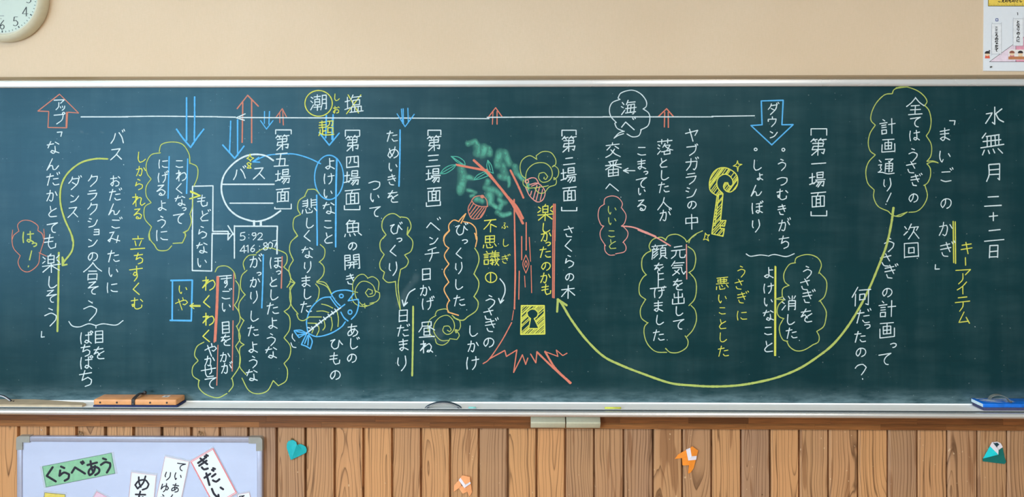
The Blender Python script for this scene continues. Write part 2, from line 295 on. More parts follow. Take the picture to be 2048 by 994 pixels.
# ------------------------------------------------------------------ strokes (chalk lines and printed letters)
DAK = "7806 8418/9002 9612"; HDK = "8204 9004 9611 9018 8218 7611 8204"
G = {
'あ':"2028 7824/4508 4245 4875/6540 5565 4080 2485 1872 2855 5045 7248 8565 7882 5592",
'い':"2015 1850 2575 3585 4070/7532 8552", 'う':"4008 5818/2042 5032 7545 7265 4592",
'え':"4010 5818/2538 7035 1588/4560 5562 6085 8886", 'お':"1830 6528/3810 3870 3085 1872 3058 6048 8262 7682 5588/7418 8830",
'か':"1535 5530 6045 5580 4588 3580/3812 3345 1585/7525 8850", 'き':"2025 7018/1845 7638/4808 5530 7060/2862 3580 6085",
'く':"6508 2550 7090", 'け':"2015 1550 2085/4535 8830/6812 7250 6575 5090", 'こ':"2522 7525/2070 4582 8080",
'さ':"1532 8022/4508 5830 7055/2560 3580 6585", 'し':"3510 3265 4585 6582 8568",
'す':"1225 8822/5505 5550 4562 3655 4242 5645 5870 4092", 'せ':"0845 9235/6515 6855 5868/3220 3565 4582 8082",
'そ':"2815 7012 2548 8842 5558 4675 5588 7090", 'た':"1028 5524/3508 1585/5545 8542/5070 6285 9082",
'ち':"1528 8022/4508 3058 6045 8060 7582 4592", 'つ':"1035 5025 8535 8560 6078 4082", 'て':"1228 8820 5540 4565 5585 7290",
'と':"3510 4038/7828 4048 2468 3585 8085", 'な':"1028 5524/3508 1550/6515 8830/6242 6478 5088 3278 4068 6275 8888",
'に':"1815 1450 1885/4530 8528/4268 5580 8882", 'ね':"3008 3092/1030 4528 1075 5038 7030 8550 8072 7088 5684 6074 8280 9590",
'の':"5022 4560 2582 1262 2235 5020 8030 9055 7880 5590", 'は':"1812 1450 1888/4530 9028/6510 6775 5585 4275 5065 6770 8888",
'ひ':"1025 4018 2040 1865 3585 6078 7025 8245 9558", 'ふ':"4010 5818/5030 4045 6070 5088 3580/2060 1280/7858 9275",
'へ':"0860 3530 9082", 'ほ':"1812 1450 1888/4520 8818/4542 9040/6720 6775 5588 4275 5068 6772 9088",
'ま':"1825 8220/2045 7842/5005 5075 3888 2275 4065 6575 8588", 'み':"2018 5015 3050 2080 1072 3058 6068 9278/7840 6890",
'む':"1028 5524/3508 3255 2068 1555 3250 3275 5088 8080 8262/7522 9038", 'め':"2520 3250 4575/6510 5550 2885 1268 3040 6532 8852 8075 5590",
'も':"4508 3865 5088 7882 8060/1530 6526/1252 6248", 'や':"1048 4535 7528 8845 7060 6055/5510 6028/3020 5592",
'ゆ':"1820 1270 3040 6028 8248 7068 5565/5508 5865 4090", 'よ':"5010 5275 3588 2075 4065 6275 8590/5232 8230",
'ら':"4008 5818/3030 2260 5045 7860 7282 4592", 'り':"2815 2550 3262/6810 7250 6075 4592",
'る':"2815 7012 2258 5545 8262 7485 5088 3880 4670 6080", 'れ':"3008 3092/1030 4528 1075 5035 6840 6275 7088 9275",
'ろ':"2815 7012 2258 5545 8262 7485 4092", 'わ':"3008 3092/1032 4528 1075 5038 7532 8855 7880 5592",
'を':"1525 7820/4805 1555 4042 5565/8538 4560 3878 5090 8590", 'ん':"4508 1088 3555 4860 5285 7085 9060",
'ア':"1018 8818 6045/4838 4570 2592", 'イ':"8010 5040 1560/5240 5292", 'ウ':"5005 5022/1545 1525 8525 7560 4592",
'カ':"1232 8530 8070 7088 6280/4508 4250 1588", 'キ':"1530 8022/1058 8850/4208 6092", 'ク':"3808 3030 1250/3522 8020 7055 3092",
'シ':"2015 4022/1238 3245/2088 6575 9030", 'ス':"2018 7815 5055 1290/5555 9090", 'タ':"3808 3030 1250/3522 8020 7055 3092/3545 6562",
'チ':"7510 2525/0848 9242/5225 5060 3592", 'テ':"2515 7515/0842 9040/5242 5065 3090", 'ッ':"2035 2855/4828 5448/8028 7560 4585",
'ハ':"3525 2860 1088/6022 7850 9088", 'フ':"1222 8520 7560 3590", 'ム':"5010 1580 8275/6548 9092", 'ヤ':"0838 8825 6855/3512 5592",
'ラ':"2518 7515/1240 8538 7068 3592", 'ン':"1520 4035/1585 5572 9030", 'ョ':"2535 7535 7588/2560 7560/2288 7588", 'ー':"5008 5092",
'ヘ':"0860 3530 9082",
'一':"0850 9248", '二':"2530 7528/0875 9272", '三':"2020 8018/2550 7548/0885 9282", '十':"0848 9245/5008 5092",
'水':"5005 5088 3880/1035 3832 3050 0882/8518 5540/5538 7265 9580",
'無':"2804 1225/2618 8215/1438 8836/0462 9858/3220 3262/4818 4862/6418 6460/8018 7860/1875 1092/3675 4090/5674 6288/7672 9292",
'月':"2508 2560 1292/2508 8008 8090 7082/2835 7835/2860 7860", '日':"2210 2292/2210 7810 7892/2250 7848/2288 7886",
'全':"5005 3030 0548/5005 7030 9548/3045 7044/2565 7564/5045 5088/1890 8588",
'計':"2508 3518/0830 5028/1842 4241/1855 4254/1868 1892/1868 4468 4490/1890 4489/5540 9538/7508 7592",
'画':"1512 8511/3030 3070/3030 7030 7070/3050 7050/3070 7070/5012 5070/1040 1088 9088 9040",
'通':"4512 8511 6528/6222 7032/4535 4580/4535 8535 8578 7880/4549 8549/4564 8563/6535 6582/1015 2228/0842 2440 1855 2568 1082/0582 3085 6092 9692",
'次':"1022 2235/0870 3050/4808 3540/4528 9026 8045/6828 6055 3592/6555 9592",
'回':"1010 1092/1010 9010 9092/1088 9088/3535 3568/3535 6535 6568/3567 6566",
'何':"3505 0850/2535 2592/4018 9617/8518 8588 7282/4538 4565/4538 6838 6863/4564 6863",
'第':"2502 1018/2010 4508/3012 3520/6502 5016/6010 9208/7212 7820/2028 7828 7544/2544 7544/2544 1862 8561/8561 8085 7080/5022 5092/4865 1592",
'場':"0535 3532/2012 2072/0575 3865/4808 4838/4808 8208 8238/4823 8223/4838 8238/3850 9549/5050 3072/4862 8861 8588 7585/6264 4585/7564 5592",
'面':"0812 9210/5012 4230/1530 1592/1530 8530 8592/1590 8590/3830 3888/6230 6288/3850 6250/3870 6270",
'消':"1015 2228/0540 1850/0588 2562/4208 5022/8508 7522/6505 6530/4535 4592/4535 8535 8590 7888/4552 8552/4568 8568",
'落':"0815 9213/3205 3228/6505 6528/1232 2240/0850 1858/0588 2568/5028 3850/4538 7838 5570 3075/5045 7562 9570/4572 4592/4572 7872 7890/4590 7889",
'人':"5008 4045 0590/4540 6865 9588", '中':"1528 1560/1528 8527 8560/1558 8556/5005 5095",
'海':"1015 2228/0538 1848/0588 2562/4805 3530/4218 9017/4532 4080/4532 8532 8085 7088/3080 9278/3055 9553/6535 5878",
'交':"5005 5015/1020 9018/3528 1548/6528 8545/6245 4075 0892/3848 6072 9592",
'番':"7505 2512/3015 3525/6812 6225/0830 9528/5012 5050/4832 0852/5232 9550/2555 2592/2555 7855 7892/2573 7872/2590 7889/5055 5088",
'元':"2518 7516/0842 9540/3842 3270 0590/6242 6078 7088 9288 9672", '気':"3005 1032/2518 8816/2532 7831/1546 7045 7570 8588 9672/5855 3875 1890/2862 4875 5885",
'出':"5005 5088/2220 2245 7845 7820/1055 1088 9088 9055",
'顔':"0515 4513/2505 2512/1520 2030/3820 3228/0532 4831/1032 0860 0590/3835 1550/4048 1570/4260 1485/5012 9511/7212 6525/5828 5875/5828 8828 8875/5843 8843/5858 8858/5873 8873/6278 5092/8078 9592",
'上':"5008 5085/5042 8040/0588 9585", '悪':"1208 8807/3808 3845/6208 6245/2020 2035 8035 8020/2020 8020/0848 9247/1065 0885/2862 3285 6585 6878/4558 5268/7858 9275",
'木':"0832 9230/5005 5092/4835 0878/5235 9575",
'楽':"5002 4510/3512 3548/3512 6512 6548/3530 6530/3548 6548/1015 2225/0845 2235/9012 7825/7835 9248/0860 9558/5050 5095/4562 1090/5562 9088",
'不':"1215 8813/5515 3545 0868/5238 5092/5842 9062", '思':"2008 2052/2008 8008 8052/2030 8030/2052 8052/5008 5052/1068 0588/2865 3288 6588 6878/4862 5572/8062 9480",
'議':"2005 2812/0520 4019/1030 3230/1040 3240/1052 1080/1052 3252 3278/1078 3278/5505 5812/7505 7012/4518 9516/4828 9226/7018 7045/4238 9636/5248 4555/4260 9855/5850 5885 5080/4575 6570/7242 7870 9290/8862 7085/8245 9050",
'昼':"2208 7508 7530/2208 2235 0562/2230 7530/5530 9555/3542 3582/3542 6842 6882/3562 6862/3582 6882/0892 9592",
'四':"1015 1088/1015 9015 9088/1085 9084/3815 3545 2560/6215 6055 8058",
'魚':"3505 1525/3512 6212 5025/2025 2070/2025 8025 8070/2047 8047/2070 8070/5025 5070/1080 0594/3080 3692/5580 6292/8078 9592",
'開':"0808 0892/0808 4008 4038/0823 4023/0838 4038/6008 6038/6008 9208 9290 8488/6023 9223/6038 9238/2550 7550/1865 8264/4050 4068 3085/6050 6085",
'悲':"4005 3848 3055/1015 4014/1030 4029/0845 4042/6205 6258/6215 9214/6230 9229/6245 9244/1068 0588/2865 3288 6588 6878/4862 5572/8062 9480",
'五':"1512 8511/4812 3888/2045 7544 7288/0590 9588",
'潮':"0515 1525/0238 1248/0288 1862/2215 5814/4005 4028/2630 2662/2630 5430 5462/2646 5446/2662 5462/2075 6074/4062 4095/6810 6860 6092/6810 9210 9290 8488/6835 9235/6858 9258",
'塩':"0535 3032/1812 1870/0275 3268/4805 3528/4218 8817/4532 4555/4532 8032 8055/4555 8055/3865 3890/3865 8865 8890/5565 5590/7265 7290/2892 9891",
'超':"0815 4514/2505 2545/0530 4829/0545 5044/2845 2885/2868 4867/1458 1075 0592/1075 3088 6092 9692/5510 9010 8838 8036/7010 6830 5242/5850 5880/5850 9050 9080/5878 9078",
'立':"5005 5018/1525 8524/3038 3868/7235 6070/0588 9586", '合':"5005 3030 0550/5005 7030 9550/3048 7047/2862 2892/2862 7262 7292/2888 7287",
'目':"2510 2592/2510 7510 7592/2536 7536/2562 7562/2588 7588",
'0':"5008 2830 2270 5092 7270 7830 5008", '1':"3522 5508 5592", '2':"2230 3512 6512 7830 6555 2092 8290", '3':"2518 5008 7525 6542 4548/4548 7260 7580 5092 2285",
'4':"6508 1570 8870/6408 6492", '5':"7810 3510/3510 2848 5542 7860 7282 4592 2285", '6':"7008 3540 2270 4592 7080 7258 5248 2862",
'7':"2012 8010 4592", '8':"5050 2835 3012 6010 7232 5050 2272 4092 7085 7565 5050", '9':"7530 5048 2830 3510 6510 7530 7060 4092",
':':"5030 5034/5065 5069", '？':"1830 3015 6012 7830 6550 5068/5588 5691", '！':"7005 4065/3584 3587",
}
for a, b in ('がか', 'ぎき', 'ぐく', 'げけ', 'ごこ', 'じし', 'だた', 'どと', 'びひ', 'べへ', 'ぼほ', 'でて', 'ガカ', 'ダタ', 'ブフ', 'バハ', 'ベヘ'): G[a] = G[b]+'/'+DAK
for a, b in ('ぱは', 'プフ'): G[a] = G[b]+'/'+HDK
for a, b in ('っつ', 'ょよ'): G[a] = G[b]
rnd = random.Random(5)
def smooth_runs(pts, step):
    """split a polyline at sharp corners, smooth every run with a Catmull-Rom curve"""
    runs = []; cur = [pts[0]]
    for i in range(1, len(pts)):
        cur.append(pts[i])
        if i < len(pts)-1:
            a = pts[i]-pts[i-1]; b = pts[i+1]-pts[i]
            if a.length > 1e-9 and b.length > 1e-9 and a.angle(b) > math.radians(62): runs.append(cur); cur = [pts[i]]
    runs.append(cur); out = []
    for r in runs:
        if len(r) < 3: out.append(r); continue
        q = [r[0]*2-r[1]]+r+[r[-1]*2-r[-2]]; o = [r[0]]
        for i in range(1, len(q)-2):
            n = max(2, min(14, int((q[i+1]-q[i]).length/step)))
            for k in range(1, n+1):
                t = k/n; t2 = t*t; t3 = t2*t
                o.append(.5*((2*q[i])+(q[i+1]-q[i-1])*t+(2*q[i-1]-5*q[i]+4*q[i+1]-q[i+2])*t2+(3*q[i]-q[i-1]-3*q[i+1]+q[i+2])*t3))
        out.append(o)
    return out
def ribbon(V, Fc, pts2, width, place, lift, rough=.12, pen=0., cap=.5):
    """pts2: 2-D points in pixels; place(x, y, lift) gives the world point"""
    for ri, run in enumerate(smooth_runs([Vector(p) for p in pts2], 3.0 if width > 1.2 else 1.5)):
        if len(run) < 2: continue
        if (run[-1]-run[0]).length < 1e-6 and len(run) < 4: continue
        d0 = (run[0]-run[1]).normalized(); d1 = (run[-1]-run[-2]).normalized()
        run = [run[0]+d0*width*cap*.7]+run+[run[-1]+d1*width*cap*.7]; n = len(run); b = len(V)
        for i, p in enumerate(run):
            t = run[min(i+1, n-1)]-run[max(i-1, 0)]
            t = t.normalized() if t.length > 1e-9 else Vector((1, 0)); nn = Vector((-t.y, t.x))
            hw = width*.5*(1+rnd.uniform(-rough, rough))
            if i in (0, n-1): hw *= .62
            if pen: hw *= (1-pen)+pen*abs(t.y)
            lf = lift+.000022*ri+.000004*i
            V.append(place(p.x+nn.x*hw, p.y+nn.y*hw, lf)); V.append(place(p.x-nn.x*hw, p.y-nn.y*hw, lf))
        for i in range(n-1): Fc.append((b+2*i, b+2*i+2, b+2*i+3, b+2*i+1))
def glyph(ch, cx, cy, sx, sy, rot=0., jit=0., slant=0.):
    c, s = math.cos(rot), math.sin(rot); out = []
    for st in G[ch].split('/'):
        q = []
        for tk in st.split():
            u = (int(tk[:2])-50)/100*sx+rnd.uniform(-jit, jit); v = (int(tk[2:])-50)/100*sy+rnd.uniform(-jit, jit)-slant*u
            q.append((cx+u*c-v*s, cy+u*s+v*c))
        out.append(q)
    return out
LIFT = [0.0]
def on_board(x, y, l): return P(x, y, -.0004-l)
def chalk(name, strokes, mat, width, parent, label=None):
    V = []; Fc = []
    LIFT[0] = (LIFT[0]+.00002) % .0006
    for i, st in enumerate(strokes):
        wd = width
        if isinstance(st, tuple) and isinstance(st[0], (int, float)): wd, st = st
        wd *= .86
        ribbon(V, Fc, st, wd, on_board, LIFT[0]+.000031*(i % 12))
    o = mesh(name, V, Fc, mat, parent, label=label)
    # chalk faces the room
    if o.data.polygons and sum(p.normal.y for p in o.data.polygons) > 0: o.data.flip_normals()
    return o

# image regions the drawing was measured in: origin and scale
R = dict(a=(1792, 160), b=(1792, 460), c=(1560, 160), d=(1560, 460), e=(1340, 160), f=(1340, 460), g=(1170, 160), h=(1170, 460),
         i=(950, 160), j=(950, 460), k=(740, 160), l=(740, 460), m=(540, 160), n=(540, 460), o=(360, 160), q=(180, 160), s=(0, 160))
R = {k: v+(.32201,) for k, v in R.items()}
R.update(p=(360, 460, .34225), r=(180, 460, .34225), t=(0, 460, .36209), K=(1380, 310, .19108), L=(880, 260, .20121),
         X=(20, 860, .13478), Y=(240, 860, .14648), Z=(1900, 0, .18115), C=(0, 0, .10064), u=(160, 770, .11719), v=(1900, 770, .08048))
def T(reg, x, y): ox, oy, s = R[reg]; return (ox+x*s, oy+y*s)
def S(*args):
    """S('a', 'x,y x,y; x,y ...', 'b', ...) -> strokes in image pixels"""
    out = []
    for reg, txt in zip(args[::2], args[1::2]):
        for st in txt.split(';'):
            q = [tuple(float(v) for v in p.split(',')) for p in st.split()]
            if q: out.append([T(reg, *p) for p in q])
    return out
def ell(reg, cx, cy, rx, ry, n=18, turn=1.03, ph=-1.2):
    return [T(reg, cx+rx*math.cos(ph+2*math.pi*turn*k/n), cy+ry*math.sin(ph+2*math.pi*turn*k/n)) for k in range(n+1)]
HAND = [0.92, .07]
def txt(*rows, rot=0.):
    """rows: 'reg', 'char x y size char x y size ...'"""
    out = []
    for reg, spec in zip(rows[::2], rows[1::2]):
        tk = spec.split(); sc = R[reg][2]
        for i in range(0, len(tk), 4):
            x, y = T(reg, float(tk[i+1]), float(tk[i+2])); sz = float(tk[i+3])*sc*HAND[0]
            out += glyph(tk[i], x, y, sz, sz, rot+rnd.uniform(-.03, .03), sz*.014, HAND[1])
    return out

# ================================================================== ROOM
X0, X1 = LX, RX
zt = lambda py, Y=0.: P(1024, py, Y).z
Z_TOP = zt(174.5); Z_BOT = .765
WALL = .032                                    # plane of the wall behind the board
wall = struct(box('wall_back', (LX-.1, WALL, -.05), (RX+.1, WALL+.15, CZ+.05), M_wall))
struct(box('floor', (LX-.1, BY-.1, -.06), (RX+.1, WALL, 0), M_floor))
struct(box('ceiling', (LX-.1, BY-.1, CZ), (RX+.1, WALL, CZ+.08), M_white))
M_side = simple('cream_wall_paint', (214, 202, 176), .8)
struct(box('wall_right', (RX, BY, 0), (RX+.12, WALL, CZ), simple('grey_right_wall', (150, 152, 146), .8)))
struct(box('wall_rear', (LX, BY-.12, 0), (RX, BY, CZ), simple('grey_green_rear_wall', (96, 108, 108), .8)))
# left wall with three window openings
V, Fc = [], []
def addbox(a, b):
    v, f = box_vf(a, b); k = len(V); V.extend(v); Fc.extend([tuple(i+k for i in q) for q in f])
WZ0, WZ1 = .95, 2.55
addbox((LX-.14, BY, 0), (LX, WALL, WZ0)); addbox((LX-.14, BY, WZ1), (LX, WALL, CZ))
edges = [WALL]+[e for wn in WIN for e in wn]+[BY]
for i in range(0, len(edges), 2): addbox((LX-.14, edges[i+1], WZ0), (LX, edges[i], WZ1))
struct(mesh('wall_left', V, Fc, M_side))
M_glass = N('window_glass'); M_glass.b.inputs['Transmission Weight'].default_value = 1; M_glass = M_glass.fin((.95, .98, 1, 1), .02)
for i, (ya, yb) in enumerate(WIN):
    V, Fc = [], []
    for (y0, y1, z0, z1) in ((ya-.05, ya, WZ0, WZ1), (yb, yb+.05, WZ0, WZ1), (yb, ya, WZ0, WZ0+.05), (yb, ya, WZ1-.05, WZ1), ((ya+yb)/2-.03, (ya+yb)/2+.03, WZ0, WZ1)):
        addbox((LX-.10, y0, z0), (LX-.05, y1, z1))
    wn = struct(mesh('window_%d' % (i+1), V, Fc, M_alu))
    box('pane', (LX-.08, yb+.05, WZ0+.05), (LX-.075, ya-.05, WZ1-.05), M_glass, wn)

# ------------------------------------------------------------------ plank wainscot
ZT = P(1024, 857).z                              # underside of the wood rail
grooves = [38, 97, 154, 212, 268, 325, 384, 441, 498, 555, 612.5, 671, 728.5, 786, 844, 902, 959.5, 1017.5, 1075, 1132, 1190, 1249, 1308, 1366.5, 1425, 1484, 1542.5, 1600.5, 1659, 1718, 1777.5, 1837, 1896.5, 1957, 2016]
FACE = .010
gx = [P(g_, 920, FACE).x for g_ in grooves]
while gx[0] > LX+.13: gx.insert(0, gx[0]-.1105)
while gx[-1] < RX-.13: gx.append(gx[-1]+.1105)
PW = .1105; h0, h1 = .09, ZT+.006
pr = [(-PW/2, .0190), (-PW/2+.0002, .0062), (-PW/2+.0070, .0), (PW/2-.0086, 0), (PW/2-.0076, .0010), (PW/2-.0072, .0190), (PW/2, .0190), (PW/2, .0205), (-PW/2, .0205)]
pm = bpy.data.meshes.new('plank'); n = len(pr); hz = (h1-h0)/2
pv = [(x, y, -hz) for x, y in pr]+[(x, y, hz) for x, y in pr]
pm.from_pydata(pv, [], [(i, (i+1) % n, n+(i+1) % n, n+i) for i in range(n)]+[tuple(range(n-1, -1, -1)), tuple(range(n, 2*n))]); pm.update(); pm.materials.append(M_plank)
bm = bmesh.new(); bm.from_mesh(pm); bmesh.ops.recalc_face_normals(bm, faces=bm.faces[:]); bm.to_mesh(pm); bm.free()
wbase = wl(wall)
for a, b in zip(gx[:-1], gx[1:]):
    o = bpy.data.objects.new('plank', pm); COL.objects.link(o); o.parent = wall
    o.location = Vector(((a+b)/2, FACE, (h0+h1)/2))-wbase; o.scale.x = (b-a)/PW
struct(box('baseboard_back', (LX, .001, 0), (RX, WALL, .095), M_stave, None, .003))
# wood rail of finger-jointed staves under the tray
RAILF = -.004; za, zb = P(1024, 857, RAILF).z, .782
rail = struct(box('trim_1', (LX, RAILF+.004, za+.0005), (RX, WALL-.0005, zb-.0005), M_stave))
zm = P(1024, 845.5, RAILF).z
jr = random.Random(11)
for (z0, z1, M_st) in ((zm, zb, mat_stave('upper_stave_wood_shaded', (168, 100, 50), (112, 62, 26))), (za, zm, mat_stave('lower_stave_wood', (184, 120, 66), (136, 80, 38)))):  # upper staves coloured darker, partly to paint in the tray's shade
    x = LX
    while x < RX-.02:
        L = jr.uniform(.22, .42); x2 = min(x+L, RX)
        o = box('stave', (x+.0002, RAILF+jr.uniform(-.0003, .0003), z0+.0002), (x2-.0002, RAILF+.006, z1-.0002), M_st, rail)
        x = x2

# ================================================================== CHALKBOARD
BX0, BX1 = -2.55, 2.55
cb = thing('chalkboard', 'long dark green chalkboard with aluminium frame, covered in coloured chalk writing', 'chalkboard', (0, 0, Z_BOT))
box('writing_surface', (BX0, 0, Z_BOT), (BX1, .02, Z_TOP+.004), M_board, cb)
# top frame rail: white front bar with rounded lower edge, polished flange above
z1, z2 = Z_TOP, zt(160, -.012)
extrude_x('top_rail', [(.02, z1), (-.004, z1), (-.009, z1+.001), (-.0125, z1+.005), (-.0135, z1+.012), (-.012, z2-.002), (-.009, z2), (.02, z2)], BX0, BX1, M_alu, cb, True)
z3 = zt(150.5, .0)
extrude_x('top_flange', [(.031, z2), (-.006, z2), (-.0075, z2+.003), (-.003, z2+.009), (.004, z3-.003), (.008, z3-.0015), (.012, z3-.003), (.014, z3), (.031, z3)], BX0, BX1, M_aluf, cb, False)
for sx in (BX0, BX1):
    box('end_rail', (min(sx, sx+math.copysign(.03, sx)), -.013, Z_BOT), (max(sx, sx+math.copysign(.03, sx)), .03, z3), M_alu, cb, .003)
M_lip = mat_metal('bright_rolled_aluminium', (240, 242, 246), .22, .7, .06)
# tray: back lip, floor, dark groove, rounded front lip
ZF = .7925
extrude_x('tray', [(-.0003, ZF+.0035), (-.0025, ZF+.004), (-.004, ZF), (-.0794, ZF-.0005), (-.0800, ZF+.0012), (-.0820, ZF+.0012), (-.0820, ZF-.010), (-.0003, ZF-.012)], BX0, BX1, M_tray, cb, False)
lp = []
for k in range(15):
    q = math.radians(100+k*(172/14)); lp.append((-.0955+.0105*math.cos(q), ZF-.0128+.0100*math.sin(q)))
extrude_x('tray_lip', lp+[(-.086, ZF-.0225), (-.086, ZF-.0035)], BX0, BX1, M_lip, cb, True)
box('tray_gap_shade_dirt', (BX0, -.0862, ZF-.020), (BX1, -.0822, ZF-.0042), simple('gap_shade_dirt_grey', (62, 70, 72), .6), cb)  # dark strips paint in the shadow and dirt of the tray gap
box('tray_gap_shade_dirt', (BX0, -.0832, ZF-.0042), (BX1, -.0821, ZF+.0004), simple('gap_shade_dirt_grey', (62, 70, 72), .6), cb)
box('tray_underside', (BX0, -.084, ZF-.022), (BX1, -.0005, ZF-.0125), M_alu, cb)

# ---------------------------------------------------------------- chalk writing
TW = 2.35   # usual stroke width in pixels
def col(name, mat, *rows, wd=TW, label=None, extra=()):
    return chalk(name, txt(*rows)+list(extra), mat, wd, cb, label)
def tokens(rows, rot=0.):
    for reg, spec in zip(rows[::2], rows[1::2]):
        tk = spec.split()
        for i in range(0, len(tk), 4): yield txt(reg, ' '.join(tk[i:i+4]), rot=rot)
def writing(name, label, mat, rows, wd, parent, extra=()):
    chars = list(tokens(rows)); pts = [p for c_ in chars for st in c_ for p in st] or [p for st in extra for p in st]
    e = bpy.data.objects.new(name, None); COL.objects.link(e); e.empty_display_size = .02; e.parent = parent
    e.location = P(sum(p[0] for p in pts)/len(pts), sum(p[1] for p in pts)/len(pts), 0)-wl(parent)
    if label: e['label'] = label
    for c_ in chars: chalk('character', c_, mat, wd, e)
    for st in extra: chalk('mark', [st], mat, wd, e)
    return e
def col_(label, mat, *rows, wd=TW, extra=()): return writing('chalk_writing', label, mat, rows, wd, cb, extra)
col_('white chalk date column at the far right', C_W, 'a', '水 612 225 140 無 595 395 165 月 607 575 130 二 603 752 135 十 605 848 66 二 612 962 155', 'b', '日 607 133 100', wd=2.7)
col_('white chalk story title in corner brackets', C_W, 'a', 'ま 302 340 100 い 302 475 105 ご 310 597 110 の 310 763 92 か 308 925 118', 'b', 'ぎ 312 125 125',
     extra=S('a', '333,253 367,253 362,278', 'b', '245,215 243,243 270,242'))
col_('yellow chalk double side line beside the title', C_Y, wd=2.6, extra=S('a', '355,878 358,1135', 'a', '368,880 370,1140'))
col_('yellow chalk katakana column', C_Y, 'b', 'キ 440 112 95 ー 432 195 62 ア 418 285 125 イ 412 360 98 テ 415 457 120 ム 422 545 98')
col_('white chalk first column in the big cloud', C_W, 'a', '全 120 165 135 て 120 258 90 は 115 345 88 う 108 465 105 さ 97 545 100 ぎ 120 625 98 の 108 730 78')
col_('white chalk second column in the big cloud', C_W, 'c', '計 667 288 118 画 673 408 108 通 660 535 122 り 668 650 100 ！ 672 742 92')
col_('white chalk column starting with the next-time kanji', C_W, 'a', '次 95 940 118', 'b', '回 95 125 118')
col_('white chalk column crossed by the long yellow arrow', C_W, 'd', 'う 680 90 115 さ 660 190 110 ぎ 685 262 115 の 665 385 82 計 663 490 130 画 665 622 125 っ 705 715 50 て 652 798 108')
col_('white chalk question column', C_W, 'd', '何 503 415 145 だ 515 540 115 っ 543 597 48 た 498 665 92 の 502 757 82 ？ 505 880 125')
def scene_head(reg, chars, br1, br2, label): col_(label, C_W, reg, chars, wd=2.5, extra=S(reg, br1+';'+br2))
scene_head('c', '第 237 418 125 一 240 519 115 場 232 620 118 面 238 742 118', '193,343 193,303 290,303 290,343', '193,818 193,843 290,843 290,812', 'white chalk bracketed heading of the first scene')
scene_head('i', '第 583 400 115 二 585 503 95 場 582 592 115 面 588 708 108', '540,348 540,312 628,312 628,340', '538,790 538,812 632,812 632,792', 'white chalk bracketed heading of the second scene')
scene_head('k', '第 398 395 110 三 393 500 112 場 393 595 108 面 398 710 108', '360,345 360,312 440,312 440,340', '350,762 350,785 437,778 437,755', 'white chalk bracketed heading of the third scene')
scene_head('m', '第 513 395 112 四 513 508 98 場 510 610 115 面 512 725 116', '468,350 468,312 557,312 557,345', '462,780 462,805 558,805 558,782', 'white chalk bracketed heading of the fourth scene')
scene_head('m', '第 77 390 112 五 70 495 108 場 80 600 112 面 80 715 106', '35,335 35,310 132,310 132,335', '30,790 30,800 132,800 132,770', 'white chalk bracketed heading of the fifth scene')
col_(None, C_W, 'e', 'う 697 527 92 つ 697 625 90 む 697 712 92 き 697 808 90 が 708 902 98', 'f', 'ち 710 75 100', extra=[ell('e', 704, 433, 9, 9, 10)])
col_(None, C_W, 'e', 'し 537 530 92 ょ 557 600 58 ん 537 688 88 ぼ 540 795 92 り 535 905 100', extra=[ell('e', 532, 431, 9, 8, 10)])
col_('white chalk katakana inside the blue block arrow', C_W, 'e', 'ダ 640 180 86 ウ 635 260 76 ン 643 337 64')
chalk('block_arrow', S('e', '567,130 703,126 695,278 765,277 632,403 503,283 572,278 567,130'), C_B, 3.2, cb, 'blue chalk block arrow pointing down')
chalk('chalk_brace', S('f', '473,148 500,163 560,155 605,160; 610,162 650,152 720,165 772,147'), C_W, 2.2, cb)
col_(None, C_W, 'f', 'よ 612 265 90 け 612 362 88 い 610 447 78 な 612 530 88 こ 610 625 82 と 610 725 95')
chalk('side_line', S('f', '653,225 650,780; 657,228 655,780'), C_Y, 2.8, cb, 'yellow chalk side line with a branch to the small cloud')
col_('yellow chalk column above the long curved arrow', C_Y, 'f', 'う 445 258 88 さ 430 340 86 ぎ 447 423 95 に 447 530 86', wd=2)
col_('yellow chalk column starting with the bad kanji', C_Y, 'f', '悪 325 335 98 い 325 427 76 こ 325 500 70 と 325 585 82 し 325 668 82 た 332 755 88', wd=2)
col_('white chalk first column in the rabbit cloud', C_W, 'd', 'う 172 262 98 さ 157 340 95 ぎ 172 418 108 を 165 533 102')
col_('white chalk second column in the rabbit cloud', C_W, 'd', '消 60 455 112 し 62 558 90 た 72 642 90')
def cloud(label, mat, *a, wd=2.2): return chalk('cloud_outline', S(*a), mat, wd, cb, label)
cloud('lime yellow chalk cloud around the plan sentence', C_G,
      'a', '0,48 60,42 130,65 175,100 193,135 178,157; 178,157 205,190 218,250 210,310 188,347; 188,347 215,390 222,430 215,475 192,505; 192,505 230,503 262,515; 258,512 225,508 192,520; 192,520 213,550 213,600 195,640 172,655; 180,655 195,720 170,780 130,815 80,822; 70,820 0,845',
      'c', '697,85 715,55 795,42; 697,85 650,92 600,140 570,200 565,250 592,280; 592,280 560,330 548,390 560,440 592,465; 592,465 550,510 533,570 545,640 585,683; 585,683 582,730 610,785 672,815; 672,815 700,840 745,847 790,820')
cloud('lime yellow chalk cloud around the rabbit sentence', C_G,
      'd', '92,200 105,170 170,152 230,170 257,215 240,270; 245,265 285,310 290,360 275,415 242,443; 250,440 285,500 285,550 270,600 228,630; 228,630 243,660 238,695 200,715; 210,710 150,745 100,750 60,725 42,690',
      'f', '780,203 740,215 708,270 712,320 740,345; 735,345 700,365 697,415; 710,432 675,465 665,510 680,540 708,550; 705,550 680,600 685,650 705,685 732,690; 650,430 703,415; 650,430 710,432')
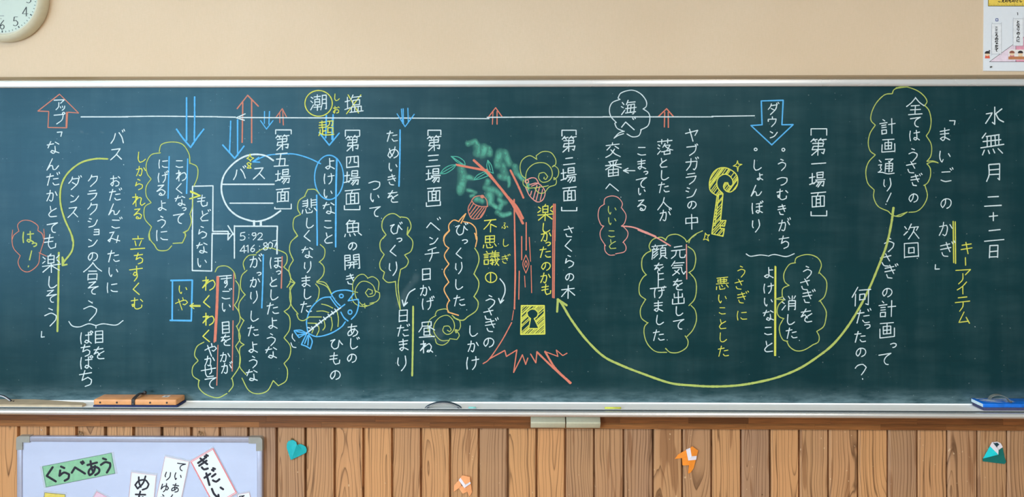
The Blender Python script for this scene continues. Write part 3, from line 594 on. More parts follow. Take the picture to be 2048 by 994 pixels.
# long curved arrow
def chain(*a): return [p for st in S(*a) for p in st]
chalk('curved_arrow', [chain('c', '705,793 690,900', 'd', '660,100 610,230 560,350 500,470 420,600 330,710 230,790 120,860 0,910', 'f', '560,942 420,965 270,972 130,965 0,950',
      'h', '360,893 220,838', 'j', '795,782 690,680 600,560 540,460 515,430')]+S('j', '515,430 510,508; 512,430 570,468'), C_G, 5.2, cb, 'long lime yellow chalk arrow sweeping from the cloud to the tree')
col_(None, C_W, 'g', 'ヤ 665 340 105 ブ 662 437 88 ガ 662 525 100 ラ 660 610 94 シ 658 698 90 の 663 773 72 中 663 880 112')
col_(None, C_W, 'g', '落 497 418 118 と 485 515 82 し 490 592 88 た 490 668 88 人 492 768 100 が 497 840 96')
col_(None, C_W, 'g', 'こ 352 440 88 ま 350 525 82 っ 378 575 34 て 350 635 92 い 352 692 66 る 350 778 92', extra=S('g', '310,563 240,563; 268,548 238,563 270,578'))
col_(None, C_W, 'g', '交 172 435 112 番 175 550 122 へ 170 662 105')
col_('white chalk sea word in its white cloud', C_W, 'g', '海 272 172 112 べ 268 280 105')
cloud('white chalk speech cloud near the top edge', C_W, 'g', '205,112 225,80 290,63 345,85 380,130 380,165 360,180; 362,180 395,205 403,240 390,285 345,310; 350,308 335,345 295,353 260,335; 244,320 200,300 185,270 192,262; 195,265 160,225 152,180 170,140 218,120; 244,318 210,330 180,362; 182,360 205,345 240,333; 205,112 218,122')
def arrow(label, mat, *a, wd=2.6): return chalk('chalk_arrow', S(*a), mat, wd, cb, label)
arrow('small red chalk arrow pointing up, right of the white cloud', C_R, 'g', '455,228 507,178 550,228; 495,200 493,292; 517,200 518,295', wd=2.8)
cloud('pink chalk cloud around the good-thing words', C_P, 'g', '118,772 125,735 165,720 205,730 232,765 225,795; 230,797 255,840 245,890 225,907; 122,770 90,795 82,850 100,900 118,907',
      'h', '235,-24 265,10 262,45 235,78; 238,75 255,105 245,135 190,148; 185,155 150,155 125,130 122,95; 128,98 98,50 95,10 115,-24', wd=1.9)
col_('lime chalk words in the pink cloud', C_G, 'g', 'い 168 808 76 い 168 875 72', 'h', 'こ 165 22 68 と 170 88 80', wd=2)
chalk('link_line', S('g', '228,907 300,915 380,945 440,972', 'h', '330,0 440,45 530,98'), C_P, 3.2, cb, 'pink chalk line from the pink cloud to the face sentence')
cloud('lime yellow chalk cloud around the face sentence', C_G, 'h', '410,130 398,100 420,60 470,45 505,62; 498,65 520,35 570,27 615,50 632,75; 640,103 675,130 688,180 675,240 645,265; 650,265 685,310 692,370 680,430 645,470; 658,468 685,500 692,560 670,620 632,663; 622,657 640,690 630,730 580,760 530,760 500,735; 508,760 440,755 390,710 368,650 370,600 392,575; 388,577 350,545 345,490 375,432; 378,432 340,400 338,340 360,295 382,277; 380,280 355,240 355,180 380,145 410,130; 632,75 680,30 730,5; 645,80 655,55 690,28')
col_(None, C_W, 'h', '元 578 135 105 気 578 238 110 を 577 340 86 出 580 422 98 し 580 505 82 て 582 583 92')
col_(None, C_W, 'h', '顔 462 137 112 を 460 240 86 上 455 318 122 げ 460 390 90 ま 455 475 88 し 460 560 86 た 457 655 92')
chalk('side_line', S('h', '630,90 632,305'), C_P, 2.6, cb, 'pink chalk side line in the face cloud')
# key
def hatch(poly, hole, ang, gap, seed, keep=.85, jit=1.2):
    rr = random.Random(seed); out = []
    def inside(p, pl):
        c = False; n_ = len(pl)
        for i in range(n_):
            a, b = pl[i], pl[(i+1) % n_]
            if (a[1] > p[1]) != (b[1] > p[1]) and p[0] < (b[0]-a[0])*(p[1]-a[1])/(b[1]-a[1])+a[0]: c = not c
        return c
    xs = [p[0] for p in poly]; ys = [p[1] for p in poly]; cx, cy = sum(xs)/len(xs), sum(ys)/len(ys); rad = max(max(xs)-min(xs), max(ys)-min(ys))
    d = Vector((math.cos(ang), math.sin(ang))); nn = Vector((-d.y, d.x)); k = -rad
    while k < rad:
        t = -rad; run = []
        while t < rad:
            p = Vector((cx, cy))+d*t+nn*k
            ok = inside(p, poly) and not (hole and inside(p, hole))
            if ok: run.append(p)
            if (not ok or t+.8 >= rad) and run:
                if len(run) > 2 and rr.random() < keep:
                    out.append([tuple(run[0]), tuple((run[len(run)//2]+nn*rr.uniform(-.4, .4))), tuple(run[-1])])
                run = []
            t += .8
        k += gap*rr.uniform(.6, 1.4)
    return out
ko = S('K', '280,425 215,375 203,300 225,215 280,150 360,132 435,160 490,215 500,290 475,350 420,388 370,370 350,330 365,290 395,290 405,320 430,328; 430,328 450,300 440,250 400,210 350,203 300,235 280,290 295,350 345,405')
head = S('K', '280,425 215,375 203,300 225,215 280,150 360,132 435,160 490,215 500,290 475,350 420,388 370,370 350,330 365,290 395,290 405,320 430,328 450,300 440,250 400,210 350,203 300,235 280,290 295,350 345,405')[0]
shaft = S('K', '285,420 345,405 318,690 375,685 360,745 318,738 315,768 360,772 345,850 228,825 285,420')[0]
key = chalk('key_drawing', [(2.6, s_) for s_ in ko]+[(2.8, shaft)]+[(1.9, s_) for s_ in hatch(head, None, 2.2, 2.5, 3, .85)]+[(1.9, s_) for s_ in hatch(shaft, None, 2.3, 3.0, 4, .75)]
            + [(2.6, s_) for s_ in S('K', '300,415 262,740')]
            + [(1.8, s_) for s_ in S('K', '497,60 505,95 545,98 510,118 500,172 492,120 452,115 485,95 497,60; 160,815 178,838 205,835 185,860 195,900 165,880 140,888 155,855 160,815')], C_Y, 2.4, cb, 'yellow chalk drawing of an old key with two sparkles')
# tree
tree = chalk('tree_drawing', [(5.4, s_) for s_ in S('L', '335,300 445,400; 160,345 445,400; 445,400 540,505 640,625 730,755 825,930; 460,395 560,525 660,650 760,760 825,880')]
      + [(4.5, s_) for s_ in S('L', '700,400 770,540 830,675')]
      + [(3.6, s_) for s_ in S('i', '243,742 248,1000', 'j', '246,-5 250,250 245,490')]+[(2.6, s_) for s_ in S('i', '318,885 318,1000', 'j', '318,0 318,125; 290,40 290,185; 275,255 272,430')]
      + [(1.8, s_) for s_ in S('j', '337,45 345,195; 308,285 312,355; 348,220 352,390; 316,155 335,210 316,268 297,212 316,155; 316,190 325,212 316,232 308,212 316,190; 240,500 230,560')]
      + [(2.6, s_) for s_ in S('j', '228,575 165,690 90,800 50,830; 90,800 185,748 195,785 260,745 240,885 295,775 315,835 328,795; 345,770 378,825 385,755')]
      + [(4.5, s_) for s_ in S('j', '385,758 480,850 592,952; 435,755 500,860 595,950')]+[(2.2, s_) for s_ in S('j', '435,755 515,785 505,745 545,780 572,765')], C_R, 2.6, cb, 'red chalk drawing of a tree trunk with branches and roots')
chalk('leaf_outline', S('L', '0,435 40,385 100,352 160,345 130,385 60,430 0,435; 15,428 150,350; 110,262 180,268 240,310 250,348 180,325 110,262; 125,270 235,345; 475,300 465,360 480,405; 475,300 510,350 530,430 485,410; 478,310 500,400; 340,495 370,450 440,415 480,455 400,485 340,495; 360,485 460,425'), C_T, 1.9, tree, 'green chalk leaf outlines')
# rubbed green crown
seg = [(280, 135, 350, 110, 25), (350, 110, 380, 150, 25), (370, 170, 370, 230, 40), (430, 190, 430, 240, 45), (490, 190, 490, 240, 30), (590, 230, 590, 350, 45), (640, 230, 690, 330, 38),
       (620, 350, 640, 430, 38), (600, 460, 650, 470, 32), (680, 470, 685, 560, 18), (740, 360, 760, 430, 26), (760, 430, 830, 490, 26), (870, 540, 870, 590, 20), (215, 370, 225, 480, 42),
       (225, 480, 205, 600, 45), (250, 470, 330, 480, 24), (280, 600, 340, 620, 20), (480, 510, 460, 570, 26), (460, 570, 590, 640, 36), (490, 640, 500, 720, 36), (500, 720, 560, 770, 24), (590, 690, 640, 720, 30),
       (620, 720, 590, 780, 24), (570, 820, 640, 850, 24), (640, 850, 700, 828, 22), (360, 690, 420, 710, 30), (310, 660, 330, 650, 14)]
def smudge(name, reg, box_, segs, mat, parent, label, nx, ny, warp=16, Y=-.0003):
    V = []; cov = []; a0, b0, a1, b1 = box_
    for jy in range(ny):
        for ix in range(nx):
            lx = a0+ix*((a1-a0)/(nx-1)); ly = b0+jy*((b1-b0)/(ny-1))
            wx = lx+warp*(noise.noise(Vector((lx*.012, ly*.012, 1)))); wy = ly+warp*(noise.noise(Vector((lx*.012, ly*.012, 7))))
            c_ = 0
            for x0_, y0_, x1_, y1_, r_ in segs:
                dx, dy = x1_-x0_, y1_-y0_; t = max(0, min(1, ((wx-x0_)*dx+(wy-y0_)*dy)/(dx*dx+dy*dy+1e-6)))
                q = math.hypot(wx-x0_-t*dx, wy-y0_-t*dy)/(r_*1.25)
                c_ = max(c_, max(0, 1-q**1.6))
            V.append(P(*T(reg, lx, ly), Y)); cov.append(c_)
    o = mesh(name, V, [(j_*nx+i_, j_*nx+i_+1, (j_+1)*nx+i_+1, (j_+1)*nx+i_) for j_ in range(ny-1) for i_ in range(nx-1)], mat, parent, label=label)
    at = o.data.attributes.new('cover', 'FLOAT', 'POINT'); at.data.foreach_set('value', cov); return o
smudge('rubbed_crown', 'L', (140, 80, 920, 900), seg, mat_smudge('rubbed_green_chalk', (104, 186, 166), .85), tree, 'rubbed green chalk crown patches', 120, 106)
M_smr = mat_smudge('wiped_white_chalk', (170, 196, 206), .11)
smudge('wiped_smear', 'l', (130, 240, 360, 520), [(290, 290, 215, 400, 26), (215, 400, 180, 460, 18)], M_smr, cb, None, 30, 34, 10, -.00025)
smudge('wiped_smear', 'l', (330, 560, 560, 730), [(380, 660, 440, 640, 28), (410, 690, 480, 690, 14)], M_smr, cb, None, 30, 24, 10, -.00025)
smudge('wiped_smear', 'o', (190, 890, 270, 950), [(215, 920, 245, 908, 9)], M_smr, cb, None, 14, 12, 5, -.00025)
smudge('wiped_smear', 's', (480, 290, 660, 360), [(505, 320, 515, 325, 9), (535, 335, 550, 336, 5), (625, 322, 640, 326, 6)], M_smr, cb, None, 30, 14, 5, -.00025)
chalk('acorn_outline', [(2.2, s_) for s_ in S('L', '315,700 340,668 380,655 430,660 465,700 472,755; 315,700 340,735 400,760 475,760; 318,705 285,760 282,810 310,875 360,885 405,870 440,820 460,765; 335,725 290,800; 365,745 295,840; 395,755 305,865; 420,765 330,875; 440,770 360,878; 445,800 400,865')]+[(4.5, s_) for s_ in [ell('L', 420, 662, 9, 9, 10)]], C_D, 2, tree, 'dull red chalk acorn below the branch')
chalk('acorn_outline', S('i', '312,625 350,608 378,612 395,640 350,660; 315,668 340,720 385,757 420,745 436,700 420,665 385,640 340,650; 385,655 362,738; 402,660 380,748; 420,680 405,748; 352,690 345,715')+[ell('i', 322, 630, 11, 10, 10)], C_P, 2.2, tree, 'pink chalk acorn beside the snail swirl')
plate = S('j', '288,470 430,470 433,645 285,648 288,470')[0]; hole = S('j', '345,550 328,535 322,510 345,493 370,492 392,515 385,540 368,550 398,612 333,612 345,550')[0]
chalk('keyhole_plate', [(3.2, plate), (2.6, hole)]+[(1.8, s_) for s_ in hatch(plate, hole, 2.4, 2.3, 9, .95)], C_Y, 2, tree, 'yellow chalk keyhole plate hatched around a keyhole')
def swirl(label, *a): return chalk('snail_swirl', S(*a), C_G, 1.9, cb, label)
swirl('lime chalk snail swirl above the second acorn', 'i', '383,493 380,470 420,445 470,450 500,490 500,525 480,540 490,530 515,550 520,580 510,605 490,620 490,605 505,620 500,650 460,665 430,700 395,700 370,670; 385,493 340,470 295,495 280,540 290,590 315,612; 300,620 300,650 330,670 380,668 440,660 455,655; 330,680 315,620 325,560 370,520 430,515 470,545 480,590 460,625 420,635 395,610 400,580 430,575 452,600 440,618 427,612 430,603')
swirl('lime chalk snail swirl below the surprised cloud', 'l', '405,525 420,500 470,490 490,505; 410,530 370,560 360,610 380,655 400,665; 520,545 555,560 562,600 550,625; 530,620 545,635 555,655 540,680 495,675; 405,675 415,705 450,715 480,700 495,680; 490,685 440,685 400,640 398,590 430,545 480,530 515,560 525,605 505,640 475,648 452,625 460,598 490,597 505,620 495,632 480,622; 530,618 545,622 535,640 528,625')
swirl('lime chalk snail swirl at the head of the fish', 'n', '515,385 515,330 545,285 580,275 605,295; 605,300 640,290 675,320 672,375; 650,375 680,390 680,420 660,445 620,455; 515,385 510,430 540,465 590,475 645,455; 575,470 535,420 530,370 560,325 600,320 640,345 655,390 640,410 610,415 592,390 610,365 635,375 635,395 620,398; 520,382 545,388; 650,370 662,385; 588,455 590,485; 575,462 603,470')
arrow('small red chalk arrow pointing up, over the tree', C_R, 'i', '80,235 128,172 168,228; 112,195 108,275; 137,195 137,275', wd=2.4)
chalk('guide_line', S('s', '503,229 795,229', 'q', '200,228 420,225 640,227 795,228', 'o', '230,229 345,231; 405,210 350,235 400,250; 370,233 795,235', 'm', '236,235 795,237', 'k', '170,236 740,240', 'i', '75,232 400,230 795,230', 'g', '110,229 795,229', 'e', '260,226 525,222'), C_W, 2.6, cb, 'long white chalk line running along the top of the board')
col_(None, C_W, 'i', 'さ 585 945 96', 'j', 'く 582 98 98 ら 587 195 96 の 587 290 68 木 578 385 102')
chalk('side_line', S('i', '488,770 484,1000', 'i', '498,770 496,1000', 'j', '484,0 482,420; 495,0 491,422'), C_R, 2.6, cb, 'thick red chalk side line between two columns')
col_('yellow chalk column left of the thick red line', C_Y, 'i', '楽 437 825 118 し 437 920 84', 'j', 'か 440 38 88 っ 455 85 40 た 437 140 92 の 440 222 76 か 437 297 88 も 445 370 88')
col_('yellow chalk wonder kanji column', C_Y, 'i', '不 95 905 105', 'j', '思 92 75 100 議 102 180 118', extra=[ell('j', 100, 295, 35, 31, 16)]+S('j', '97,268 97,322'))
col_('small yellow chalk reading beside the wonder kanji', C_Y, 'i', 'ふ 185 905 50', 'j', 'し 187 80 66 ぎ 187 183 72', wd=1.8)
arrow('white chalk arrow curving down past the circled number', C_W, 'j', '155,303 182,340 185,390 158,452; 147,425 158,455 178,435')
col_(None, C_W, 'j', 'う 97 445 105 さ 85 525 96 ぎ 98 597 112 の 85 695 85')
col_(None, C_W, 'l', 'し 637 628 98 か 640 722 96 け 637 825 112')
col_('white chalk words inside the orange and yellow cloud', C_W, 'k', 'び 567 930 96', 'l', 'っ 590 70 44 く 553 145 84 り 553 235 92 し 547 340 88 た 555 440 92')
cloud('orange chalk left half of the surprised cloud', C_O, 'k', '553,880 520,870 490,900 492,940; 490,940 465,970 457,1000; 550,880 570,855 595,830 565,890; 580,880 625,890 655,920 662,960; 655,960 660,990', 'l', '495,0 460,40 465,90 490,112; 488,112 462,160 490,212; 490,212 460,260 490,325; 488,325 460,370 495,440; 490,440 478,470 485,510 550,530; 650,20 665,50 655,105', wd=2.6)
cloud('lime chalk right half of the surprised cloud', C_G, 'l', '650,112 672,150 675,200 645,275; 648,275 675,320 670,370 645,415; 648,415 672,450 660,500 605,540; 605,540 580,560 540,555 510,530', wd=2.4)
col_(None, C_W, 'k', 'ベ 392 905 108', 'l', 'ン 395 65 74 チ 385 150 112 日 350 275 92 か 343 375 92 げ 358 458 100 昼 352 618 120 ね 350 725 98')
col_(None, C_W, 'k', 'た 138 350 92 め 143 450 96 い 142 540 78 き 138 622 92 を 142 725 95')
chalk('side_line', S('k', '187,310 185,500 180,660'), C_B, 3.6, cb, 'blue chalk side line under the small blue arrow')
arrow('small blue chalk arrow pointing down, over the third scene', C_B, 'k', '195,180 203,270; 206,178 208,268; 235,175 238,265; 168,210 218,290 275,213', wd=2.6)
col_(None, C_W, 'm', 'つ 650 652 98 い 650 730 80 て 652 815 94')
cloud('lime yellow chalk cloud with a tail to the sunny spot', C_G, 'k', '100,962 75,920 80,870 110,838 150,830 190,855; 190,850 235,860 255,910 232,962; 100,962 80,985', 'l', '78,0 100,30; 100,30 65,70 65,120 88,152; 88,152 62,200 65,240 90,262; 90,262 80,300 110,325 160,320; 245,0 230,28; 235,-18 230,28; 230,28 265,70 255,130 215,155; 215,155 238,190 225,225 190,245; 190,245 175,340 182,425 188,495; 158,318 165,400 188,495')
col_(None, C_W, 'k', 'び 160 925 95', 'l', 'っ 183 60 42 く 145 130 88 り 145 240 108')
arrow('white chalk arrow from shade to sunny spot', C_W, 'l', '280,365 240,395 212,470; 200,435 210,473 232,450')
col_(None, C_W, 'l', '日 207 532 94 だ 205 628 96 ま 207 715 92 り 200 828 118')
chalk('side_line', S('l', '268,475 266,700 262,905'), C_G, 4.2, cb, 'lime chalk side line beside the sunny spot words')
col_(None, C_W, 'm', '魚 515 920 124', 'n', 'の 512 98 70 開 510 200 116 き 500 308 92', wd=2.5)
col_(None, C_W, 'n', 'あ 512 622 102 じ 515 708 92 の 508 793 78')
col_(None, C_W, 'n', 'ひ 412 707 96 も 405 800 98 の 405 898 84')
col_('white chalk tide kanji inside the yellow ring', C_W, 'm', '潮 305 140 118'); col_('white chalk salt kanji crossed out in yellow', C_W, 'm', '塩 520 148 132')
chalk('yellow_ring', [ell('m', 302, 145, 85, 80, 22)], C_Y, 2.4, cb, 'yellow chalk ring near the top edge')
chalk('cross_mark', S('m', '485,92 550,205; 565,92 475,210'), C_Y, 2.4, cb, 'yellow chalk cross over a kanji')
col_('small yellow chalk reading beside the ring', C_Y, 'm', 'し 412 108 60 お 410 185 60', wd=1.9)
arrow('blue chalk arrow pointing down, with a yellow kanji over it', C_B, 'm', '350,220 346,360; 392,215 390,375; 388,240 385,370; 305,325 368,405 430,330', wd=3.4)
col_('yellow chalk kanji over the blue arrow', C_Y, 'm', '超 350 298 112', wd=2.6)
col_('white chalk words crossed by the blue oval', C_W, 'm', 'よ 370 520 92 け 365 612 92 い 360 705 80 な 365 797 98 こ 360 895 82', 'n', 'と 362 50 92')
chalk('blue_oval', [ell('m', 367, 605, 90, 138, 24)]+S('m', '315,520 240,485 150,460 60,460', 'o', '620,460 560,465 520,475 455,507; 490,480 452,508 495,510'), C_B, 2.9, cb, 'blue chalk oval with an arrow to the bus stop')
chalk('side_line', S('m', '415,487 410,700 408,1000', 'n', '408,0 408,105'), C_B, 4.0, cb, 'long blue chalk side line below the oval')
chalk('side_line', S('m', '290,715 293,1000', 'n', '293,0 293,95'), C_B, 3.4, cb, 'blue chalk side line in the sad cloud')
col_(None, C_W, 'm', '悲 245 785 112 し 242 890 88', 'n', 'く 232 38 92 な 232 140 92 り 235 230 92 ま 223 320 88 し 227 400 88 た 225 480 92')
cloud('lime yellow chalk cloud around the sad sentence', C_G, 'm', '305,705 280,680 235,680 215,720; 220,720 180,750 172,800 190,835; 190,835 150,860 145,920 170,965; 170,965 150,985', 'n', '150,0 172,37; 172,37 130,75 122,130 145,187; 145,187 118,240 130,300 155,327; 155,327 125,380 130,460 175,522; 165,520 180,555 210,562 245,540; 312,90 340,120 335,170 305,200; 308,198 335,230 330,280 290,325; 290,325 350,350 380,395; 290,318 345,330 382,395; 283,335 305,365 300,420 285,443')
fish = chalk('fish_drawing', S('n', '380,400 410,380 470,373 515,382; 548,430 550,465 535,520 505,555; 380,415 320,425 260,480 228,560 235,640 290,662 370,645 440,605 468,570; 372,415 400,455 425,485; 382,402 410,445 435,470; 440,510 460,545 485,565; 520,395 485,440 545,430; 440,480 465,462; 225,640 190,622 150,625 162,645 180,668 222,645; 225,650 210,680 195,712 225,722 250,738 262,690 240,650; 165,630 215,640; 175,652 220,645; 215,705 235,655; 235,715 240,660')+[ell('n', 443, 410, 12, 11, 12), ell('n', 497, 510, 12, 13, 12)], C_B, 2.9, cb, 'blue chalk drawing of a split fish')
chalk('fish_bone', [(3.4, s_) for s_ in S('n', '222,645 330,560 440,482')]+S('n', '258,600 270,618; 283,580 295,598; 308,560 322,578; 332,540 346,558; 360,522 372,540; 382,505 395,522; 402,490 415,508; 235,605 250,610'), C_W, 2.4, fish, 'white chalk backbone of the fish')
chalk('fish_rib', S('n', '320,460 355,468 390,485; 290,505 330,503 365,513; 240,540 320,540; 235,578 290,580; 415,500 425,550 422,600; 380,540 387,590 378,625; 335,560 342,600 328,622; 300,595 305,620 290,655; 268,620 260,640'), C_G, 2.2, fish, 'lime chalk ribs of the fish')
chalk('motion_mark', S('n', '140,645 138,668 155,690; 130,700 140,725 162,730'), C_W, 2, fish)
# bus stop
bus = chalk('bus_stop_drawing', [(3.8, s_) for s_ in S('o', '580,500 530,470 460,462 390,480 320,530 270,600 258,690 290,780 350,840 430,872 490,877 560,855 625,812')]+[(3.0, s_) for s_ in S('o', '262,648 585,648; 310,765 578,765')]
      + [(5.0, s_) for s_ in S('o', '460,875 460,902; 502,875 502,902')]+[(3.2, s_) for s_ in S('o', '338,905 338,1000; 338,908 605,908 603,990', 'p', '318,0 318,165; 567,0 567,140')], C_W, 3, cb, 'white chalk drawing of a bus stop sign and timetable')
chalk('sign_word', txt('o', 'バ 368 580 100 ス 490 578 98'), C_W, 2.6, bus)
chalk('timetable_numbers', txt('p', '5 365 37 58 : 402 37 60 9 432 37 54 2 468 37 52 4 368 112 56 1 395 110 56 6 425 108 52 : 465 105 60 8 500 95 56 0 528 90 52 7 555 80 52'), C_W, 2.0, bus)
chalk('star_mark', [(2.2, s_) for s_ in S('o', '435,460 440,478 458,485 442,495 438,505 430,493 415,487 428,478 435,460; 425,512 442,520 435,535 442,547 418,547 426,533 416,520 425,512; 420,525 438,540')], C_Y, 2, bus, 'yellow chalk star over the sign')
for lab, reg, st, wd in (('tall blue chalk arrow pointing down, left of the bus stop', 'q', '600,110 600,375; 650,105 650,240 648,375; 537,305 580,365 625,418; 625,418 665,360 707,305', 3.9),
                         ('blue chalk arrow pointing down to the bus stop sign', 'o', '315,255 312,350 308,450; 358,248 358,470; 265,403 340,487 398,410', 3.5),
                         ('small blue chalk arrow pointing down, left of the fifth scene', 'o', '525,195 524,270; 556,195 552,275; 500,252 537,305 578,252', 2.5)): arrow(lab, C_B, reg, st, wd=wd)
arrow('tall red chalk arrow pointing up, over the bus stop', C_D, 'o', '355,178 420,95 487,163; 390,140 386,388; 445,125 445,390', wd=3.0)
arrow('small red chalk arrow pointing up, over the fifth scene', C_D, 'o', '598,230 635,178 662,230; 620,205 620,265; 638,190 642,280', wd=2.4)
chalk('word_box', S('o', '78,660 205,657 203,940 298,940; 78,660 78,1000; 298,905 336,965; 200,955 310,955', 'p', '72,0 72,237 185,240 188,20 285,22; 310,20 280,58 282,10'), C_W, 3.0, cb, 'white chalk word box with an arrow to the timetable')
col_('white chalk words inside the word box', C_W, 'o', 'も 142 752 96 ど 150 845 90 ら 140 945 96', 'p', 'な 128 105 86 い 128 190 80')
chalk('tick_mark', S('o', '65,695 125,718 60,738; 65,690 110,710'), C_Y, 3.2, cb)
col_(None, C_W, 'p', 'ほ 558 190 90 っ 577 247 36 と 545 303 76 し 545 380 86 た 542 460 92 よ 540 545 86 う 535 640 92 な 533 717 90')
col_(None, C_W, 'p', 'が 440 185 95 っ 462 255 34 か 437 305 82 り 433 392 90 し 430 505 86 た 428 590 86 よ 425 685 86 う 430 772 88 な 420 850 90')
chalk('side_line', S('p', '487,145 484,300 478,455'), C_B, 3.4, cb, 'blue chalk side line in the relief cloud'); chalk('side_line', S('p', '597,155 592,340'), C_D, 2.8, cb, 'red chalk side line in the relief cloud')
cloud('lime yellow chalk cloud around the relief sentence', C_G, 'p', '445,135 480,112 530,105 570,118; 570,115 620,140 625,185 608,215; 605,215 640,250 645,300 625,335; 640,300 670,310 642,335; 640,335 650,400 640,450 610,475; 608,475 640,510 640,580 608,630; 608,630 645,680 640,740 608,780; 608,780 628,820 620,880 575,910 545,880; 545,880 510,940 450,957 400,935 362,865; 445,145 400,150 370,190 378,232; 392,235 360,270 355,340 382,380; 378,380 345,430 350,500 375,530; 372,530 345,590 350,650 375,670; 375,670 350,690 350,750 350,800 385,845')
col_(None, C_W, 'p', 'す 270 303 84 ご 268 378 80 い 270 450 76 目 267 570 86 を 267 645 80 か 262 742 80 が 270 808 84', extra=S('p', '215,272 300,265'))
chalk('side_line', S('p', '217,272 212,450 200,655; 225,273 219,450 208,650'), C_R, 3.4, cb, 'thick red chalk side line beside the yellow words'); chalk('side_line', S('p', '315,248 310,468; 310,530 305,825; 222,673 215,907'), C_D, 2.6, cb, 'three thin red chalk side lines in the shining cloud')
col_('yellow chalk excited words', C_Y, 'p', 'わ 170 312 100 く 158 420 92 わ 168 520 92 く 155 620 92', wd=2.6)
col_(None, C_W, 'p', 'や 180 700 96 か 172 765 82 せ 165 825 108 て 178 890 92')
cloud('lime yellow chalk cloud around the shining eyes sentence', C_G, 'p', '205,245 225,215 275,212 315,245 325,285; 325,295 345,330 340,400 318,440; 318,440 345,480 350,530 330,565; 330,560 350,610 350,640 325,680; 325,680 352,740 345,800 300,870; 305,870 310,910 285,945; 275,955 220,980 150,960 110,920 110,880; 115,880 75,850 75,800 105,765; 105,762 85,730 100,680 140,655')
chalk('word_box', S('r', '472,295 598,293 592,530 468,528; 482,295 480,530'), C_B, 4.0, cb, 'blue chalk box around two yellow letters')
col_('yellow chalk words in the blue box', C_Y, 'r', 'い 543 348 72 や 535 430 98', wd=2.1)
arrow('short yellow chalk arrow pointing at the blue box', C_Y, 'r', '645,440 590,440; 645,447 590,447; 605,428 583,443 608,460', wd=2.2)
col_('yellow chalk scolded words', C_Y, 'q', 'し 315 480 92 か 315 565 84 ら 305 648 84 れ 302 745 100 る 295 832 88', wd=2.2)
col_('yellow chalk frozen-to-the-spot words', C_Y, 'r', '立 280 75 100 ち 285 165 82 す 268 255 108 く 272 345 88 む 275 430 90')
col_(None, C_W, 'q', 'こ 555 520 76 わ 568 592 86 く 555 675 82 な 560 750 86 っ 585 800 34 て 550 858 92')
col_(None, C_W, 'q', 'に 455 520 82 げ 452 605 86 る 440 685 92 よ 445 780 82 う 447 882 94', 'r', 'に 420 30 94')
chalk('side_line', S('q', '607,490 600,705'), C_B, 3.2, cb, 'blue chalk side line beside the first scared column'); chalk('side_line', S('q', '492,475 485,735'), C_B, 3.2, cb, 'blue chalk side line beside the running away words')
cloud('lime yellow chalk cloud around the scared sentence', C_G, 'q', '430,445 445,400 510,385 575,400 615,460 620,520; 620,515 665,540 668,600 645,660; 640,715 635,790 620,835; 622,835 630,880 610,930 582,950; 590,950 592,975; 438,452 380,465 350,520 355,580 380,615; 380,615 350,660 350,720 380,762; 380,762 340,790 340,860 382,912; 382,912 365,960 370,995', 'r', '347,10 352,55 380,90; 378,90 400,118 450,118 478,92; 485,78 540,75 560,30 550,15; 545,15 575,0', wd=2.3)
col_(None, C_W, 'q', 'お 155 628 90 だ 155 715 96 ん 150 805 92 ご 160 893 90', 'r', 'み 140 42 92 た 138 155 92 い 135 245 82 に 130 335 88')
col_(None, C_W, 's', 'バ 730 355 105 ス 720 460 96', wd=2.5)
chalk('curved_arrow', S('s', '668,490 590,490 500,515 420,580 380,660 375,760 400,860 440,950 452,1000', 't', '398,30 405,70 395,120 350,180; 345,150 345,195 370,190; 350,160 350,185'), C_G, 4.0, cb, 'lime chalk arrow curving down from the bus word')
col_(None, C_W, 's', 'ク 580 625 92 ラ 575 715 86 ク 578 800 92 シ 575 885 80 ョ 600 938 64', 't', 'ン 512 70 70 の 512 145 72 合 512 230 120 そ 510 320 96 う 500 445 140')
col_(None, C_W, 's', 'ダ 462 640 102 ン 462 735 72 ス 452 820 88')
chalk('chalk_brace', S('t', '380,505 400,530 440,535 490,518 530,528; 530,542 530,528; 530,528 570,518 640,525 680,500'), C_W, 2.2, cb)
col_(None, C_W, 't', '目 547 590 86 を 547 680 86'); col_(None, C_W, 't', 'ぱ 475 597 86 ち 473 665 82 ぱ 475 735 90 ち 475 820 112')
col_('white chalk last sentence in corner brackets at the far left', C_W, 's', 'な 330 420 100 ん 328 525 96 だ 328 620 102 か 322 718 96 と 325 818 96 て 325 915 92', 't', 'も 280 65 104 楽 282 185 122 し 285 290 92 そ 280 365 92 う 282 480 128', extra=S('s', '355,325 385,322 378,350', 't', '230,560 228,592 245,590'))
chalk('side_line', S('t', '325,125 322,350 317,560'), C_G, 4.6, cb, 'thick lime chalk side line near the left end')
chalk('block_arrow', S('s', '370,88 235,193 303,195 298,295 415,297 420,200 488,205 370,88; 413,200 410,290'), C_D, 2.3, cb, 'red chalk block arrow pointing up')
col_('white chalk katakana inside the red block arrow', C_W, 's', 'ア 368 150 88 ッ 388 172 50 プ 365 240 88', wd=2.2)
cloud('dull red chalk cloud at the left end', C_D, 's', '118,940 110,900 140,873 190,875 235,905 235,935; 235,935 262,955 270,985; 115,940 85,965 77,990', 't', '70,0 66,50 75,100 110,140; 112,140 100,180 120,220 160,230 210,190 220,130; 242,-5 244,50 222,125; 215,125 258,145', wd=1.9)
col_('lime chalk exclamation in the dull red cloud', C_G, 't', 'は 155 40 84 っ 190 80 36', wd=3.0, extra=S('t', '175,115 163,165; 158,198 156,204'))
